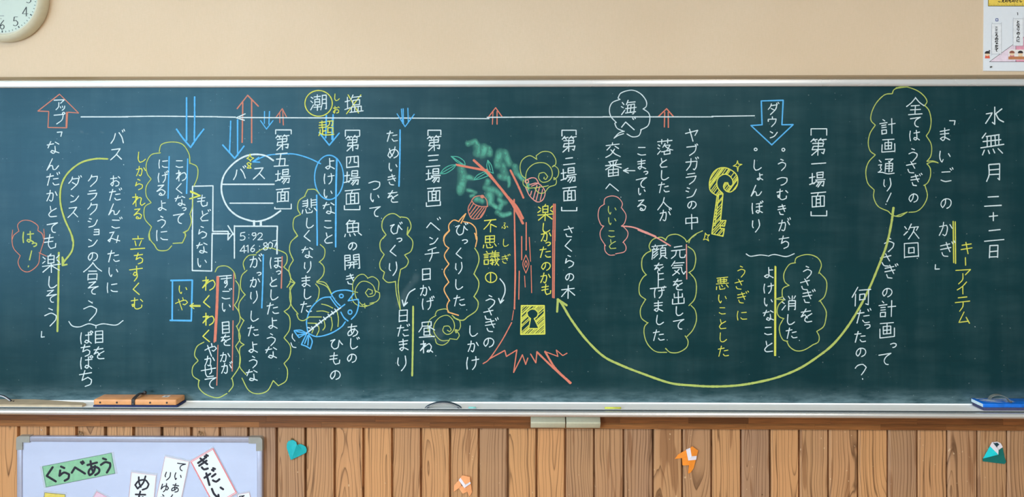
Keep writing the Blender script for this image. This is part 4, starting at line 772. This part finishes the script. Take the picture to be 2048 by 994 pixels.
# stray chalk dots
dots = [T('b', 131, 175), T('b', 490, 600), T('f', 677, 787), T('g', 222, 727), T('j', 145, 85), T('l', 600, 495), T('l', 408, 780), T('n', 397, 128), T('p', 207, 187), T('q', 208, 525), T('s', 768, 525), T('s', 487, 877), T('h', 510, 682), T('l', 447, 243), T('d', 120, 685), T('m', 692, 858)]
chalk('stray_dot', [[(x_, y_), (x_+.5, y_+.6)] for x_, y_ in dots], C_W, 1.5, cb)['kind'] = 'stuff'

HAND[:] = [1.0, 0.0]
# ================================================================== THINGS IN THE TRAY
def px_x(px, Y): return P(px, 810, Y).x
M_leather = simple('worn_black_leather', (44, 40, 42), .5); M_navy = simple('navy_felt', (34, 46, 92), .95); M_steel = simple('dull_steel', (120, 124, 128), .35, .8)
# orange wooden eraser
x0, x1 = px_x(186.5, -.078), px_x(352.5, -.078)
e1 = thing('chalkboard_eraser', 'orange plastic-backed chalkboard eraser with black strap on the left of the tray', 'eraser', ((x0+x1)/2, -.042, ZF))
box('felt_pad', (x0-.001, -.0785, ZF+.0005), (x1+.004, -.004, ZF+.0075), M_navy, e1, .002)
b_ = box('back', (x0, -.0775, ZF+.0076), (x1, -.0065, ZF+.029), simple('orange_eraser_back', (224, 158, 104), .4, var=.08, scale=25), e1, .0045, seg=3)
for px in (200, 233.5, 300, 333.5):
    x_ = px_x(px, -.078); c = Vector((x_, -.0785, ZF+.0175))
    lathe('rivet', [(0, -.0012), (.0030, -.0008), (.0038, .0012)], c, M_leather, b_, 16)
def strap(name, x, w_, ya, yb, z0, hgt, mat, parent, th=.002, lean=0., label=None, n_=14):
    V = []; Fc = []
    for k in range(n_+1):
        t = k/n_; y = ya+(yb-ya)*t; z = z0+hgt*math.sin(math.pi*t)**.8; xx = x+lean*math.sin(math.pi*t)
        for dx, dz in ((-w_/2, 0), (w_/2, 0), (w_/2, th), (-w_/2, th)): V.append((xx+dx, y, z+dz))
    for k in range(n_):
        for i in range(4): Fc.append((k*4+i, k*4+(i+1) % 4, k*4+4+(i+1) % 4, k*4+4+i))
    Fc += [(0, 1, 2, 3), (n_*4+3, n_*4+2, n_*4+1, n_*4)]
    o = mesh(name, V, Fc, mat, parent, label=label)
    bm = bmesh.new(); bm.from_mesh(o.data); bmesh.ops.recalc_face_normals(bm, faces=bm.faces[:]); bm.to_mesh(o.data); bm.free()
    return o
xs = px_x(266.5, -.078)
strap('strap', xs, .013, -.0775, -.008, ZF+.0285, .013, M_leather, e1, lean=.008)
box('strap_end', (xs-.0065, -.0798, ZF+.009), (xs+.0065, -.0776, ZF+.0305), M_leather, e1, .0008)
lathe('strap_rivet', [(0, -.0012), (.002, -.0008), (.0026, .001)], Vector((xs, -.0805, ZF+.013)), M_steel, e1, 14)
lathe('strap_buckle', [(0, -.006), (.006, -.004), (.0075, 0), (.006, .004), (0, .006)], Vector((xs+.018, -.03, ZF+.0415)), M_leather, e1, 18)
xa = px_x(322, -.05)
box('price_sticker', (xa, -.045, ZF+.0291), (xa+.024, -.022, ZF+.0294), simple('white_sticker', (220, 220, 222), .6), e1)
box('sticker_print', (xa+.008, -.040, ZF+.0294), (xa+.017, -.030, ZF+.0296), simple('grey_print', (105, 110, 120), .6), e1)
# blue eraser
x0 = px_x(1967.5, -.078); x1 = x0+.30
M_blue = simple('blue_eraser_plastic', (14, 112, 222), .35, var=.14, scale=30)
e2 = thing('chalkboard_eraser', 'blue chalkboard eraser with grey strap at the right end of the tray', 'eraser', ((x0+x1)/2, -.042, ZF))
box('felt_pad', (x0+.001, -.078, ZF+.0005), (x1, -.006, ZF+.012), simple('dusty_grey_violet_felt', (70, 70, 104), .95), e2, .002)
box('back', (x0-.002, -.080, ZF+.0121), (x1, -.004, ZF+.026), M_blue, e2, .0025)
# chalk dust on its end and top
box('dusty_end', (x0-.0026, -.0765, ZF+.0135), (x0-.002, -.0075, ZF+.0245), simple('chalk_dust_film', (214, 232, 240), .9), e2)
nd = N('chalk_dust_on_blue'); g_ = nd.geo()
fa = nd.mr(nd.noise(nd.vmul(g_, (14, 60, 14)), 1.5, 4, .65), .42, .62, 0, .75); nd.fin(lin((196, 216, 236)), .9); nd.l(fa, nd.b.inputs['Alpha'])
box('dusty_top', (x0+.012, -.062, ZF+.0262), (x0+.13, -.008, ZF+.0264), nd.m, e2)
M_gs = simple('grey_strap_vinyl', (112, 116, 112), .55)
V = []; Fc = []
xs = P(2003, 806, -.05).x
pts = [(xs-.028, .0265), (xs-.027, .042), (xs-.02, .046), (xs-.004, .0445), (xs+.012, .038), (xs+.023, .0265)]
pts = [(xs-.028+t*.052, ZF+.0262+.021*math.sin(math.pi*min(1, t*1.0))**.55) for t in [k/14 for k in range(15)]]
for k, (x_, z_) in enumerate(pts):
    yy = -.022-.035*(k/14)
    for dy, dz in ((-.008, 0), (.008, 0), (.008, .002), (-.008, .002)): V.append((x_, yy+dy, z_+dz))
for k in range(14):
    for i in range(4): Fc.append((k*4+i, k*4+(i+1) % 4, k*4+4+(i+1) % 4, k*4+4+i))
Fc += [(0, 1, 2, 3), (59, 58, 57, 56)]
mesh('strap', V, Fc, M_gs, e2)
lathe('strap_rivet', [(0, -.0015), (.003, -.001), (.004, .001)], Vector((pts[-1][0], -.067, ZF+.0285)), M_steel, e2, 14)
# big wooden set square lying in the tray
M_sq = simple('weathered_plywood', (190, 172, 146), .6, var=.08, scale=18)
sq = thing('wooden_set_square', 'weathered wooden set square lying flat in the left end of the tray', 'set square', (px_x(60, -.04), -.04, ZF))
out = [(px_x(-230, -.079), -.0785), (px_x(164, -.079), -.0785), (px_x(172, -.06), -.06), (px_x(165, -.05), -.046), (px_x(70, -.01), -.0075), (px_x(-230, -.01), -.0075)]
V = [(x, y, ZF+.0003) for x, y in out]+[(x, y, ZF+.0085) for x, y in out]; n = len(out)
mesh('blade', V, [tuple(range(n-1, -1, -1)), tuple(range(n, 2*n))]+[(i, (i+1) % n, n+(i+1) % n, n+i) for i in range(n)], M_sq, sq)
xh = px_x(24, -.04)
tube('grip', [(xh-.006-.09*t, -.035, ZF+.009+.022*math.sin(math.pi*t)) for t in [k/16 for k in range(17)]], .0032, simple('black_grip', (30, 34, 46), .3), sq)
tube('grip_stripe', [(xh-.008-.086*t, -.0385, ZF+.0105+.0195*math.sin(math.pi*t)) for t in [k/16 for k in range(17)]], .0016, simple('pale_grip_stripe', (205, 210, 225), .3), sq)
mesh('grip_screw', *(lambda c: ([(c[0]+.003*math.cos(a*math.pi/4), c[1]+.003*math.sin(a*math.pi/4), c[2]+z) for z in (0, .002) for a in range(8)],
     [(i, (i+1) % 8, 8+(i+1) % 8, 8+i) for i in range(8)]+[tuple(range(8, 16)), tuple(range(7, -1, -1))]))((xh+.003, -.036, ZF+.0085)), M_leather, sq)
# arched handle
xa, xb = px_x(850, -.07), px_x(923, -.07)
ah = thing('arched_handle', 'black and silver arched handle standing in the middle of the tray', 'handle', ((xa+xb)/2, -.065, ZF))
def arch(name, xa, xb, z0, hgt, th, ya, yb, mat, pw=.75):
    V = []; Fc = []; n_ = 28
    for k in range(n_+1):
        t = k/n_; x = xa+(xb-xa)*t
        for y, dz in ((ya, 0), (yb, 0), (yb, th), (ya, th)): V.append((x, y, z0+hgt*math.sin(math.pi*t)**pw+dz))
    for k in range(n_):
        for i in range(4): Fc.append((k*4+i, k*4+(i+1) % 4, k*4+4+(i+1) % 4, k*4+4+i))
    Fc += [(0, 1, 2, 3), (n_*4+3, n_*4+2, n_*4+1, n_*4)]
    o = mesh(name, V, Fc, mat, ah); bm = bmesh.new(); bm.from_mesh(o.data); bmesh.ops.recalc_face_normals(bm, faces=bm.faces[:]); bm.to_mesh(o.data); bm.free()
M_hd = simple('dark_slate_plastic', (58, 72, 86), .35)
arch('outer_band', xa, xb, ZF+.0005, .0225, .0016, -.078, -.064, M_hd); arch('inner_band', xa+.002, xb-.002, ZF+.0003, .0195, .0012, -.079, -.063, M_alu)
arch('core_band', xa+.004, xb-.004, ZF+.0002, .0175, .0014, -.0785, -.0635, M_hd)
for s_, x_ in ((1, xa), (-1, xb)):
    pts = [(x_+s_*.001, ZF+.0008), (x_+s_*.012, ZF+.0008), (x_+s_*.020, ZF+.0125), (x_+s_*.008, ZF+.0085)]
    prism('foot', [Vector((x, -.0775, z)) for x, z in pts], .012, M_hd, ah)
def chalk_stick(label, pa, pb, Y, mat, r=.0045):
    a = P(pa, 815, Y); b = P(pb, 815, Y); a.z = b.z = ZF+r
    o = tube('chalk_stick', [a, a.lerp(b, .5), b], r, mat, None, 14, label); o['category'] = 'chalk'; return o
chalk_stick('short yellow chalk stick lying at the front of the tray', 1209.5, 1242, -.074, C_Y, .0038)
chalk_stick('small teal chalk stub just right of the arched handle', 937, 952, -.074, simple('teal_chalk', (140, 210, 205), .9), .0032)
# two metal holders under the lip
M_hold = simple('ivory_enamel', (206, 204, 180), .4, var=.03)
for lab, pa, pb in (('left of the two ivory metal holders clipped under the tray', 1061.5, 1130.3), ('right of the two ivory metal holders clipped under the tray', 1132.5, 1200.5)):
    x0, x1 = P(pa, 845, -.03).x, P(pb, 845, -.03).x
    zt_, zmid, zb_ = P(1130, 834, -.03).z, P(1130, 846, -.04).z, P(1130, 857.5, -.036).z
    o = extrude_x('tray_holder', [(-.0045, zt_), (-.026, zt_), (-.042, zmid), (-.026, zb_), (-.0045, zb_)], x0, x1, M_hold, None, label=lab)
    o['category'] = 'holder'; o['group'] = 'ivory holders under the tray'
    bevel(o, .0012)

# ================================================================== WALL CLOCK
cc = P(5, -3, .0); cy = WALL
ck = thing('wall_clock', 'round wall clock with ivory rim and white dial at the top left', 'clock', (cc.x, cy-.02, cc.z))
RR = 87.5*.0018957*.99
c = Vector((cc.x, cy, cc.z))
lathe('rim', [(RR*.80, -.028), (RR*.83, -.034), (RR*.86, -.044), (RR*.90, -.048), (RR*.955, -.043), (RR*.99, -.03), (RR, -.015), (RR*.985, -.0008), (RR*.5, -.0008)], c, simple('ivory_plastic', (214, 211, 190), .35, var=.02), ck)
dial = lathe('dial', [(0, -.0265), (RR*.845, -.0265), (RR*.845, -.002), (0, -.002)], c, simple('white_dial', (196, 210, 203), .6, var=.01), ck)
lathe('inner_ring', [(RR*.795, -.0275), (RR*.80, -.0305), (RR*.838, -.0345), (RR*.845, -.0285)], c, simple('white_rim', (214, 216, 208), .3, var=.01), ck)
M_ink = simple('grey_black_ink', (52, 60, 66), .6, var=.02)
def flat(name, strokes, mat, width, parent, Yp, label=None, pen=0., rough=.0, cap=.25):
    V = []; Fc = []
    for i, st in enumerate(strokes):
        wd = width
        if isinstance(st, tuple) and isinstance(st[0], (int, float)): wd, st = st
        ribbon(V, Fc, st, wd, lambda x, y, l: P(x, y, Yp-l*.5), .000018*(i % 6), rough, pen, cap)
    o = mesh(name, V, Fc, mat, parent, label=label)
    if o.data.polygons and sum(p.normal.y for p in o.data.polygons) > 0: o.data.flip_normals()
    return o
DY = cy-.0270
k0 = T('C', 25, 0)[0]
ctr = (5-.6, -3-.4); rp = RR/.0018957*(2.8/(2.8+.0))*1.0
for h in range(1, 13):
    a = math.radians(h*30); px = ctr[0]+math.sin(a)*rp*.612; py = ctr[1]-math.cos(a)*rp*.612; sz = rp*.25
    st = []
    s_ = str(h)
    for i, d_ in enumerate(s_):
        off = (i-(len(s_)-1)/2)*sz*.55
        st += glyph(d_, px+off, py, sz*.74, sz)
        if d_ == '4': st += [(.5, [(px+off+.0*sz, py+.42*sz), (px+off+.25*sz, py+.42*sz)])]
    flat('numeral', st, M_ink, 1.9, dial, DY, pen=.55)
tk = []
for m_ in range(60):
    a = math.radians(m_*6); u = (math.sin(a), -math.cos(a)); r0, r1 = (.755, .785) if m_ % 5 else (.745, .785)
    tk.append((1.0 if m_ % 5 else 2.2, [(ctr[0]+u[0]*rp*r0, ctr[1]+u[1]*rp*r0), (ctr[0]+u[0]*rp*r1, ctr[1]+u[1]*rp*r1)]))
flat('minute_track', tk, M_ink, 1, dial, DY)
flat('dial_line', [[(-8, 31.7), (8, 31.7)], (1.6, [(1.2, 37.5), (2.2, 37.5)])], simple('grey_print', (105, 110, 120)), .9, dial, DY)
for nm, ang, ln, wd in (('hour_hand', -12, .40, .006), ('minute_hand', 24, .62, .004)):
    a = math.radians(ang); u = Vector((math.sin(a), 0, math.cos(a))); v_ = Vector((math.cos(a), 0, -math.sin(a))); b0 = c+Vector((0, -.0295, 0))
    prism(nm, [b0-u*.004-v_*wd*.6, b0+u*RR*ln-v_*wd*.3, b0+u*RR*ln+v_*wd*.3, b0-u*.004+v_*wd*.6], .001, M_ink, ck)
lathe('hand_hub', [(0, -.031), (.004, -.0305), (.005, -.0266)], c, simple('pale_grey_plastic', (200, 206, 204), .5), ck, 20)

# ================================================================== POSTER
po = thing('voice_level_poster', 'white laminated poster with yellow ruler and pink wedge, at the top right', 'poster', P(2060, 70, WALL))
PY = WALL-.0032
def poly(name, reg, s, mat, parent, Yp, th=.00012, label=None):
    pts = [T(reg, *(float(v) for v in p.split(','))) for p in s.split()]
    return prism(name, [P(x, y, Yp) for x, y in pts], th, mat, parent, label)
paper = poly('paper', 'Z', '378,-330 1900,-330 1900,790 370,782', simple('glossy_white_paper', (226, 232, 242), .28, var=.01), po, PY, .003)
yel = poly('ruler_band', 'Z', '422,-200 1800,-200 1800,68 422,66', simple('printed_yellow', (238, 208, 92), .3), po, PY-.0003, label='printed yellow ruler')
M_bl = simple('black_print', (24, 22, 26), .4)
flat('ruler_marks', [(1.0, s_) for s_ in S('Z', '422,-200 422,67 1800,69')]+[(.5, [T('Z', x, 66), T('Z', x, 66-(28 if k % 5 == 0 else 16))]) for k, x in enumerate(range(440, 1790, 18))], M_bl, .6, po, PY-.0005)
flat('ruler_title', txt('Z', 'こ 545 8 42 え 585 8 44 の 625 8 40 も 665 8 42 の 703 8 40 さ 742 8 42 し 780 8 40'), M_bl, 1.35, po, PY-.0006)
flat('level_zero', S('Z', '506,206 530,206 530,232 506,232 506,206'), simple('navy_print', (52, 76, 150), .4), 1.3, po, PY-.0004)
flat('level_one', txt('Z', '1 746 153 34'), M_bl, 1.2, po, PY-.0004)
poly('wedge', 'Z', '435,683 727,470 727,683', simple('lilac_print', (236, 218, 236), .3), po, PY-.0002, label='pale lilac end of the wedge')
poly('wedge', 'Z', '727,470 900,344 1300,54 1700,54 1700,683 727,683', simple('pink_print', (232, 160, 184), .3), po, PY-.0002, label='pink body of the wedge')
flat('wedge_outline', S('Z', '435,682 1700,684; 435,682 697,492; 805,418 1000,280; 727,470 727,683'), M_bl, .7, po, PY-.0006)
M_lab = simple('label_white', (232, 236, 244), .3)
for s_ in ('470,262 560,262 567,270 567,588 560,595 468,595 461,588 461,270', '706,208 800,208 808,216 808,498 800,505 705,505 697,498 697,216'):
    poly('label_box', 'Z', s_, M_lab, po, PY-.0008)
    q = S('Z', s_+' '+s_.split()[0]); flat('label_outline', q, simple('grey_outline', (170, 172, 182), .4), .5, po, PY-.00115, cap=0)
flat('label_words', txt('Z', 'こ 512 310 40 こ 512 350 40 ろ 513 391 42 の 514 430 38 な 514 468 42 か 514 510 42 で 512 550 42'), M_bl, 1.5, po, PY-.0012)
flat('label_words', txt('Z', 'と 752 244 40 な 753 286 42 り 753 326 40 の 753 367 38 人 753 408 38 に 753 447 40'), M_bl, 1.5, po, PY-.0012)
M_hair = simple('printed_dark_hair', (52, 46, 52), .4); M_skin = simple('printed_skin', (240, 208, 178), .4); M_redp = simple('printed_red', (226, 96, 74), .4)
M_brn = simple('printed_brown', (196, 128, 88), .4); M_pkc = simple('printed_rose', (214, 128, 150), .4); M_brh = simple('printed_brown_hair', (150, 92, 78), .4)
def blob(name, cx, cy_, rx, ry, mat, lay, n_=14):
    return prism(name, [P(*T('Z', cx+rx*math.cos(2*math.pi*k/n_), cy_+ry*math.sin(2*math.pi*k/n_)), PY-lay) for k in range(n_)], .00012, mat, po)
def kid(cx, cy_, hair, shirt, bun=None):
    poly('shirt_print', 'Z', '%d,%d %d,%d %d,%d %d,%d' % (cx-22, cy_+20, cx+22, cy_+20, cx+28, cy_+52, cx-28, cy_+52), shirt, po, PY-.0010)
    blob('face_print', cx, cy_+4, 25, 24, M_skin, .0013); 
    prism('hair_print', [P(*T('Z', cx+29*math.cos(a), cy_-4-25*math.sin(a)), PY-.0016) for a in [math.pi*(k/10)-.15 for k in range(12)]], .00012, hair, po)
    if bun: blob('bun_print', cx+bun, cy_-30, 9, 9, hair, .0018, 8)
kid(413, 592, M_hair, M_redp, 22)
poly('picture_card', 'Z', '645,548 860,548 860,660 645,660', simple('picture_white', (240, 236, 236), .3), po, PY-.0008)
kid(685, 588, M_brh, M_pkc); kid(778, 588, M_hair, simple('printed_cream', (226, 214, 178), .4))
poly('table_print', 'Z', '645,624 860,624 860,655 645,655', M_brn, po, PY-.0018)
mg = lathe('round_magnet', [(0, -.0075), (.0022, -.0072), (.0029, -.0055), (.0031, -.0004), (0, -.0004)], P(*T('Z', 447, 740), PY-.0002), simple('dark_grey_magnet', (92, 92, 88), .35, var=.15, scale=200), None, 20)
mg['label'] = 'small dark grey magnet at the lower left corner of the poster'; mg['category'] = 'magnet'

# ================================================================== WHITEBOARD AND CARDS
WF = FACE-.020                                # front of the whiteboard frame
M_fr = simple('grey_lilac_aluminium', (176, 180, 204), .35, .3, var=.03); M_cn = simple('grey_corner_plastic', (158, 158, 154), .5, var=.03)
def PW_(x, y, Y): return P(x, y, Y)
wx0, wx1, wy0, wy1 = 33.5, 524.0, 873.0, 1195
a = P(wx0, wy0, WF); b = P(wx1, wy1, WF)
wb = thing('whiteboard', 'white magnetic board hanging on the plank wall at the lower left', 'whiteboard', ((a.x+b.x)/2, WF+.01, b.z))
nb = N('whiteboard_enamel'); g_ = nb.geo()
sm = nb.mr(nb.noise(nb.vmul(g_, (5, 1, 9)), 1.6, 4, .6), .35, .75, 0, .22)
M_wb = nb.fin(nb.mix(sm, lin((196, 208, 240)), lin((172, 182, 214))), .25)
fw = 10.5*.0019
box('panel', (a.x+.004, WF+.004, b.z+.004), (b.x-.004, WF+.012, a.z-.004), M_wb, wb)
for nm, p0, p1 in (('frame_bar', (a.x+.02, WF, a.z-fw), (b.x-.02, FACE-.0005, a.z)), ('frame_bar', (a.x+.02, WF, b.z), (b.x-.02, FACE-.0005, b.z+fw)),
                   ('frame_bar', (a.x, WF, b.z+.02), (a.x+fw, FACE-.0005, a.z-.02)), ('frame_bar', (b.x-fw, WF, b.z+.02), (b.x, FACE-.0005, a.z-.02))):
    box(nm, p0, p1, M_fr, wb, .0025)
for sx, sz in ((1, 1), (-1, 1), (1, -1), (-1, -1)):
    x = a.x-.0015 if sx > 0 else b.x+.0015; z = a.z+.0015 if sz > 0 else b.z-.0015; L = .052; ww = .0235; rr_ = .012
    pts = [(x+sx*L, z), (x+sx*L, z-sz*ww), (x+sx*ww, z-sz*ww), (x+sx*ww, z-sz*L), (x, z-sz*L)]
    pts += [(x+sx*(rr_-rr_*math.cos(t)), z-sz*(rr_-rr_*math.sin(t))) for t in [math.pi/2*k/5 for k in range(6)]]
    prism('corner_cap', [Vector((px, WF-.0015, pz)) for px, pz in pts], .021, M_cn, wb)
M_wire = simple('brass_wire', (120, 92, 58), .35, .8)
for px in (161.5, 401):
    c0 = P(px, 868, WF+.008)
    lp = tube('hanging_loop', [c0+Vector((.011*math.cos(t), .003*math.sin(t), -.005+.012*math.sin(t))) for t in [math.pi*1.15*k/14-.1 for k in range(15)]], .0011, M_wire, wb, 8)
    hk = tube('wall_hook', [P(px-3+dx, y, FACE-.001-d_) for dx, y, d_ in ((0, 862, 0), (0, 864, .008), (1, 868, .0105), (4, 870, .010), (6, 866, .009))], .0013, M_wire, None, 8)
    hk['label'] = 'small brass hook above the %s part of the whiteboard frame' % ('left' if px < 300 else 'right'); hk['category'] = 'hook'; hk['group'] = 'hooks holding the whiteboard'

SURF = WF+.004
M_lam = N('clear_laminate'); M_lam.b.inputs['Alpha'].default_value = .35; M_lam = M_lam.fin(lin((225, 232, 244)), .12)
def card(label, reg, corners, fill, border, bw, letters, rot, lay, dx=0, lam=14, ink=None, lw=3.0, cat='card', double=False):
    q = [Vector(tuple(float(v) for v in p.split(','))) for p in corners.split()]; ce = sum(q, Vector((0, 0)))/4
    Yc = SURF-.0006-lay*.0007
    o = thing('word_card', label, cat, P(*T(reg, *ce), Yc))
    big = [p+(p-ce).normalized()*lam*1.35 for p in q]
    prism('laminate_sheet', [P(*T(reg, *p), Yc) for p in big], .0004, M_lam, o)
    prism('paper', [P(*T(reg, *p), Yc-.00012) for p in q], .0001, fill, o)
    loop = [T(reg, *(ce+(p-ce)*.985)) for p in q]; loop.append(loop[0]); st = [loop]
    if double:
        l2 = [T(reg, *(p+(ce-p).normalized()*22)) for p in q]; l2.append(l2[0]); st.append(l2)
    flat('border', st, border, bw, o, Yc-.0002)
    if letters:
        for c_ in tokens((reg, letters), rot): flat('letter', c_, ink or M_inkc, lw, o, Yc-.0003, cap=.6)
    return o
M_inkc = simple('navy_black_ink', (26, 30, 48), .4, var=.02); M_redl = simple('rose_border', (205, 120, 140), .4); M_dkb = simple('dark_teal_border', (44, 84, 92), .4)
M_cw = simple('card_white', (232, 240, 250), .3, var=.01)
card('green word card tilted up to the right on the whiteboard', 'X', '475,540 1508,338 1562,645 530,850', simple('card_green', (140, 198, 164), .3), M_dkb, .7, 'く 612 668 262 ら 802 645 250 べ 1008 592 232 あ 1232 565 256 う 1425 522 256', -.19, 0, lw=4.5, lam=24)
card('yellow card below the green word card', 'X', '512,925 822,955 760,1560 450,1530', simple('card_yellow', (228, 210, 110), .3), M_dkb, .8, '', 0, 0, lam=26)
card('pink card leaning right below the green word card', 'X', '1285,910 1700,1130 1420,1640 1010,1420', simple('card_pink', (232, 200, 226), .3), M_redl, .6, '', 0, 0, lam=22)
card('white card with one broad column, left of the three white cards', 'Y', '155,572 497,615 410,1500 68,1457', M_cw, M_redl, .6, 'め 303 722 235 あ 277 935 225', .10, 1, lam=22, lw=3.5)
card('white card with two narrow columns, between the other white cards', 'Y', '615,358 945,428 760,1310 430,1240', M_cw, M_redl, .6, 'て 832 495 140 い 790 635 130 あ 755 790 135 ん 715 940 130 り 652 630 140 ゆ 617 790 140 う 582 940 130', .20, 2, lam=20, lw=2.2)
card('white card with pink double border tilted sharply left', 'Y', '958,425 1268,242 1598,862 1288,1045', M_cw, simple('pink_border', (232, 130, 142), .4), 1.2, 'ぎ 1146 468 212 だ 1250 652 214 い 1342 840 205', -.50, 3, lam=16, lw=4.4, double=True)
card('small white card at the lower right corner of the whiteboard', 'Y', '1602,880 1765,850 1860,1300 1690,1330', M_cw, M_redl, .6, 'て 1665 925 90', -.12, 1, lam=18, lw=2.2)

# ================================================================== ORIGAMI AND PINS
def fold(name, reg_o, reg_s, pts, th, mat, parent, label=None):
    """pts: 'x,y,lift' in a local close-up; lift in mm above the planks"""
    ox, oy = reg_o; out = []
    for p in pts.split():
        x, y, l = (float(v) for v in p.split(',')); out.append(P(ox+x*reg_s, oy+y*reg_s, FACE-.0014-l*.0017))
    n_ = len(out); c_ = sum(out, Vector())/n_; v = out+[c_]+[Vector((p.x, min(p.y+th, FACE-.0008), p.z)) for p in out]
    f = [(i, (i+1) % n_, n_) for i in range(n_)]+[tuple(range(2*n_, n_, -1))]+[(i, n_+1+i, n_+1+(i+1) % n_, (i+1) % n_) for i in range(n_)]
    o = mesh(name, v, f, mat, parent, label=label)
    bm = bmesh.new(); bm.from_mesh(o.data); bmesh.ops.recalc_face_normals(bm, faces=bm.faces[:]); bm.to_mesh(o.data); bm.free()
    return o
M_teal = simple('teal_paper', (18, 178, 188), .6, var=.04); M_dteal = simple('deep_teal_paper', (0, 112, 106), .6, var=.04); M_or = simple('orange_paper', (250, 148, 48), .6, var=.03); M_pe = simple('peach_paper', (248, 170, 116), .6, var=.03)
M_pwh = simple('white_paper_back', (236, 230, 242), .6, var=.01); M_cy = simple('cyan_paper', (20, 216, 226), .6, var=.03)
s80 = 80/994
oh = thing('origami_heart', 'teal origami heart pinned on the planks right of the whiteboard', 'origami', P(594, 900, FACE-.003))
O = (560, 860)
fold('left_half', O, s80, '265,740,2 165,440,3 170,340,3 205,280,3 295,248,3 350,262,4 405,305,5 420,370,7 285,735,6', .002, M_teal, oh)
fold('right_half', O, s80, '285,740,6 422,372,7 450,365,5 510,350,3 590,385,2 640,420,1.5 665,490,1 650,560,1 600,590,1', .002, M_teal, oh)
fold('pin_tip', O, s80, '275,200,1 330,205,1 345,255,1 268,255,1', .001, M_wire, oh)
os_ = thing('origami_shape', 'pale peach origami figure with white collar at the bottom edge, right of the heart', 'origami', P(927, 970, FACE-.003))
O = (890, 930); s2 = 80/1242
fold('hem', O, s2, '430,720,2 500,640,3 700,700,4 690,825,2 560,890,3 545,890,3', .0015, M_pe, os_)
fold('left_flap', O, s2, '270,835,1 285,630,2 430,470,5 510,630,5 430,720,3', .0015, M_pe, os_)
fold('right_flap', O, s2, '640,705,5 800,580,3 840,840,1 760,985,1 700,850,3', .0015, M_pe, os_)
fold('collar', O, s2, '425,470,6 480,395,6.5 625,600,8 780,520,5 800,575,5 600,715,7', .0015, M_pwh, os_, 'white folded collar')
fold('head', O, s2, '480,395,7 535,325,6 770,370,4 785,520,5 625,605,8.5', .002, M_pe, os_)
of = thing('origami_shape', 'bright orange origami figure with white collar, right of the ivory holders', 'origami', P(1373, 918, FACE-.003))
O = (1340, 880)
fold('hem', O, s80, '300,450,3 440,415,4 520,500,5 480,625,3 330,635,3 310,620,3', .0015, M_or, of)
fold('left_flap', O, s80, '120,470,1 205,360,2 400,250,5 440,410,5 300,450,3', .0015, M_or, of)
fold('right_flap', O, s80, '490,500,5 640,490,4 590,700,2 520,800,1 460,840,1 450,800,2', .0015, M_or, of)
fold('collar', O, s80, '400,240,6 505,195,6.5 540,400,8 665,395,5 650,490,5 455,510,7', .0015, M_pwh, of, 'white folded collar')
fold('head', O, s80, '505,195,7 555,160,6 700,265,4 665,395,5 540,402,8.5', .002, M_or, of)
og = thing('origami_shape', 'two-tone teal origami with white fold at the far right of the planks', 'origami', P(1988, 905, FACE-.003))
O = (1950, 870)
fold('back_sheet', O, s80, '190,600,1 575,370,3 690,320,3 740,560,2 775,670,2 735,722,1.5 200,655,1', .002, M_dteal, og)
fold('white_fold', O, s80, '435,180,3 560,170,4 640,205,4 690,300,4 590,370,4 480,240,4', .0015, M_pwh, og, 'white inner fold')
fold('front_flap', O, s80, '205,585,4 375,280,5 560,465,8 575,490,7', .0015, M_cy, og, 'bright cyan front flap')
fold('white_edge', O, s80, '375,280,5 430,175,5 585,370,7 580,490,7 545,465,7.5', .0015, M_pwh, og, 'white edge of the flap')
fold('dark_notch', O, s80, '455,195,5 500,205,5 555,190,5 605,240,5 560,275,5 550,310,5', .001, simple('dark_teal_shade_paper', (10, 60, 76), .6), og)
for px, py, lab in ((84, 857.5, 'tiny white pin head above the whiteboard'), (1524, 989, 'tiny brass nail head low on the planks')):
    m_ = M_wire if px > 1000 else simple('white_sticker', (220, 220, 222))
    o = lathe('wall_pin', [(0, -.004), (.0016, -.0035), (.0022, -.002), (.0012, .0005)], P(px, py if px > 1000 else 859.5, FACE), m_, None, 12); o['label'] = lab; o['category'] = 'pin'
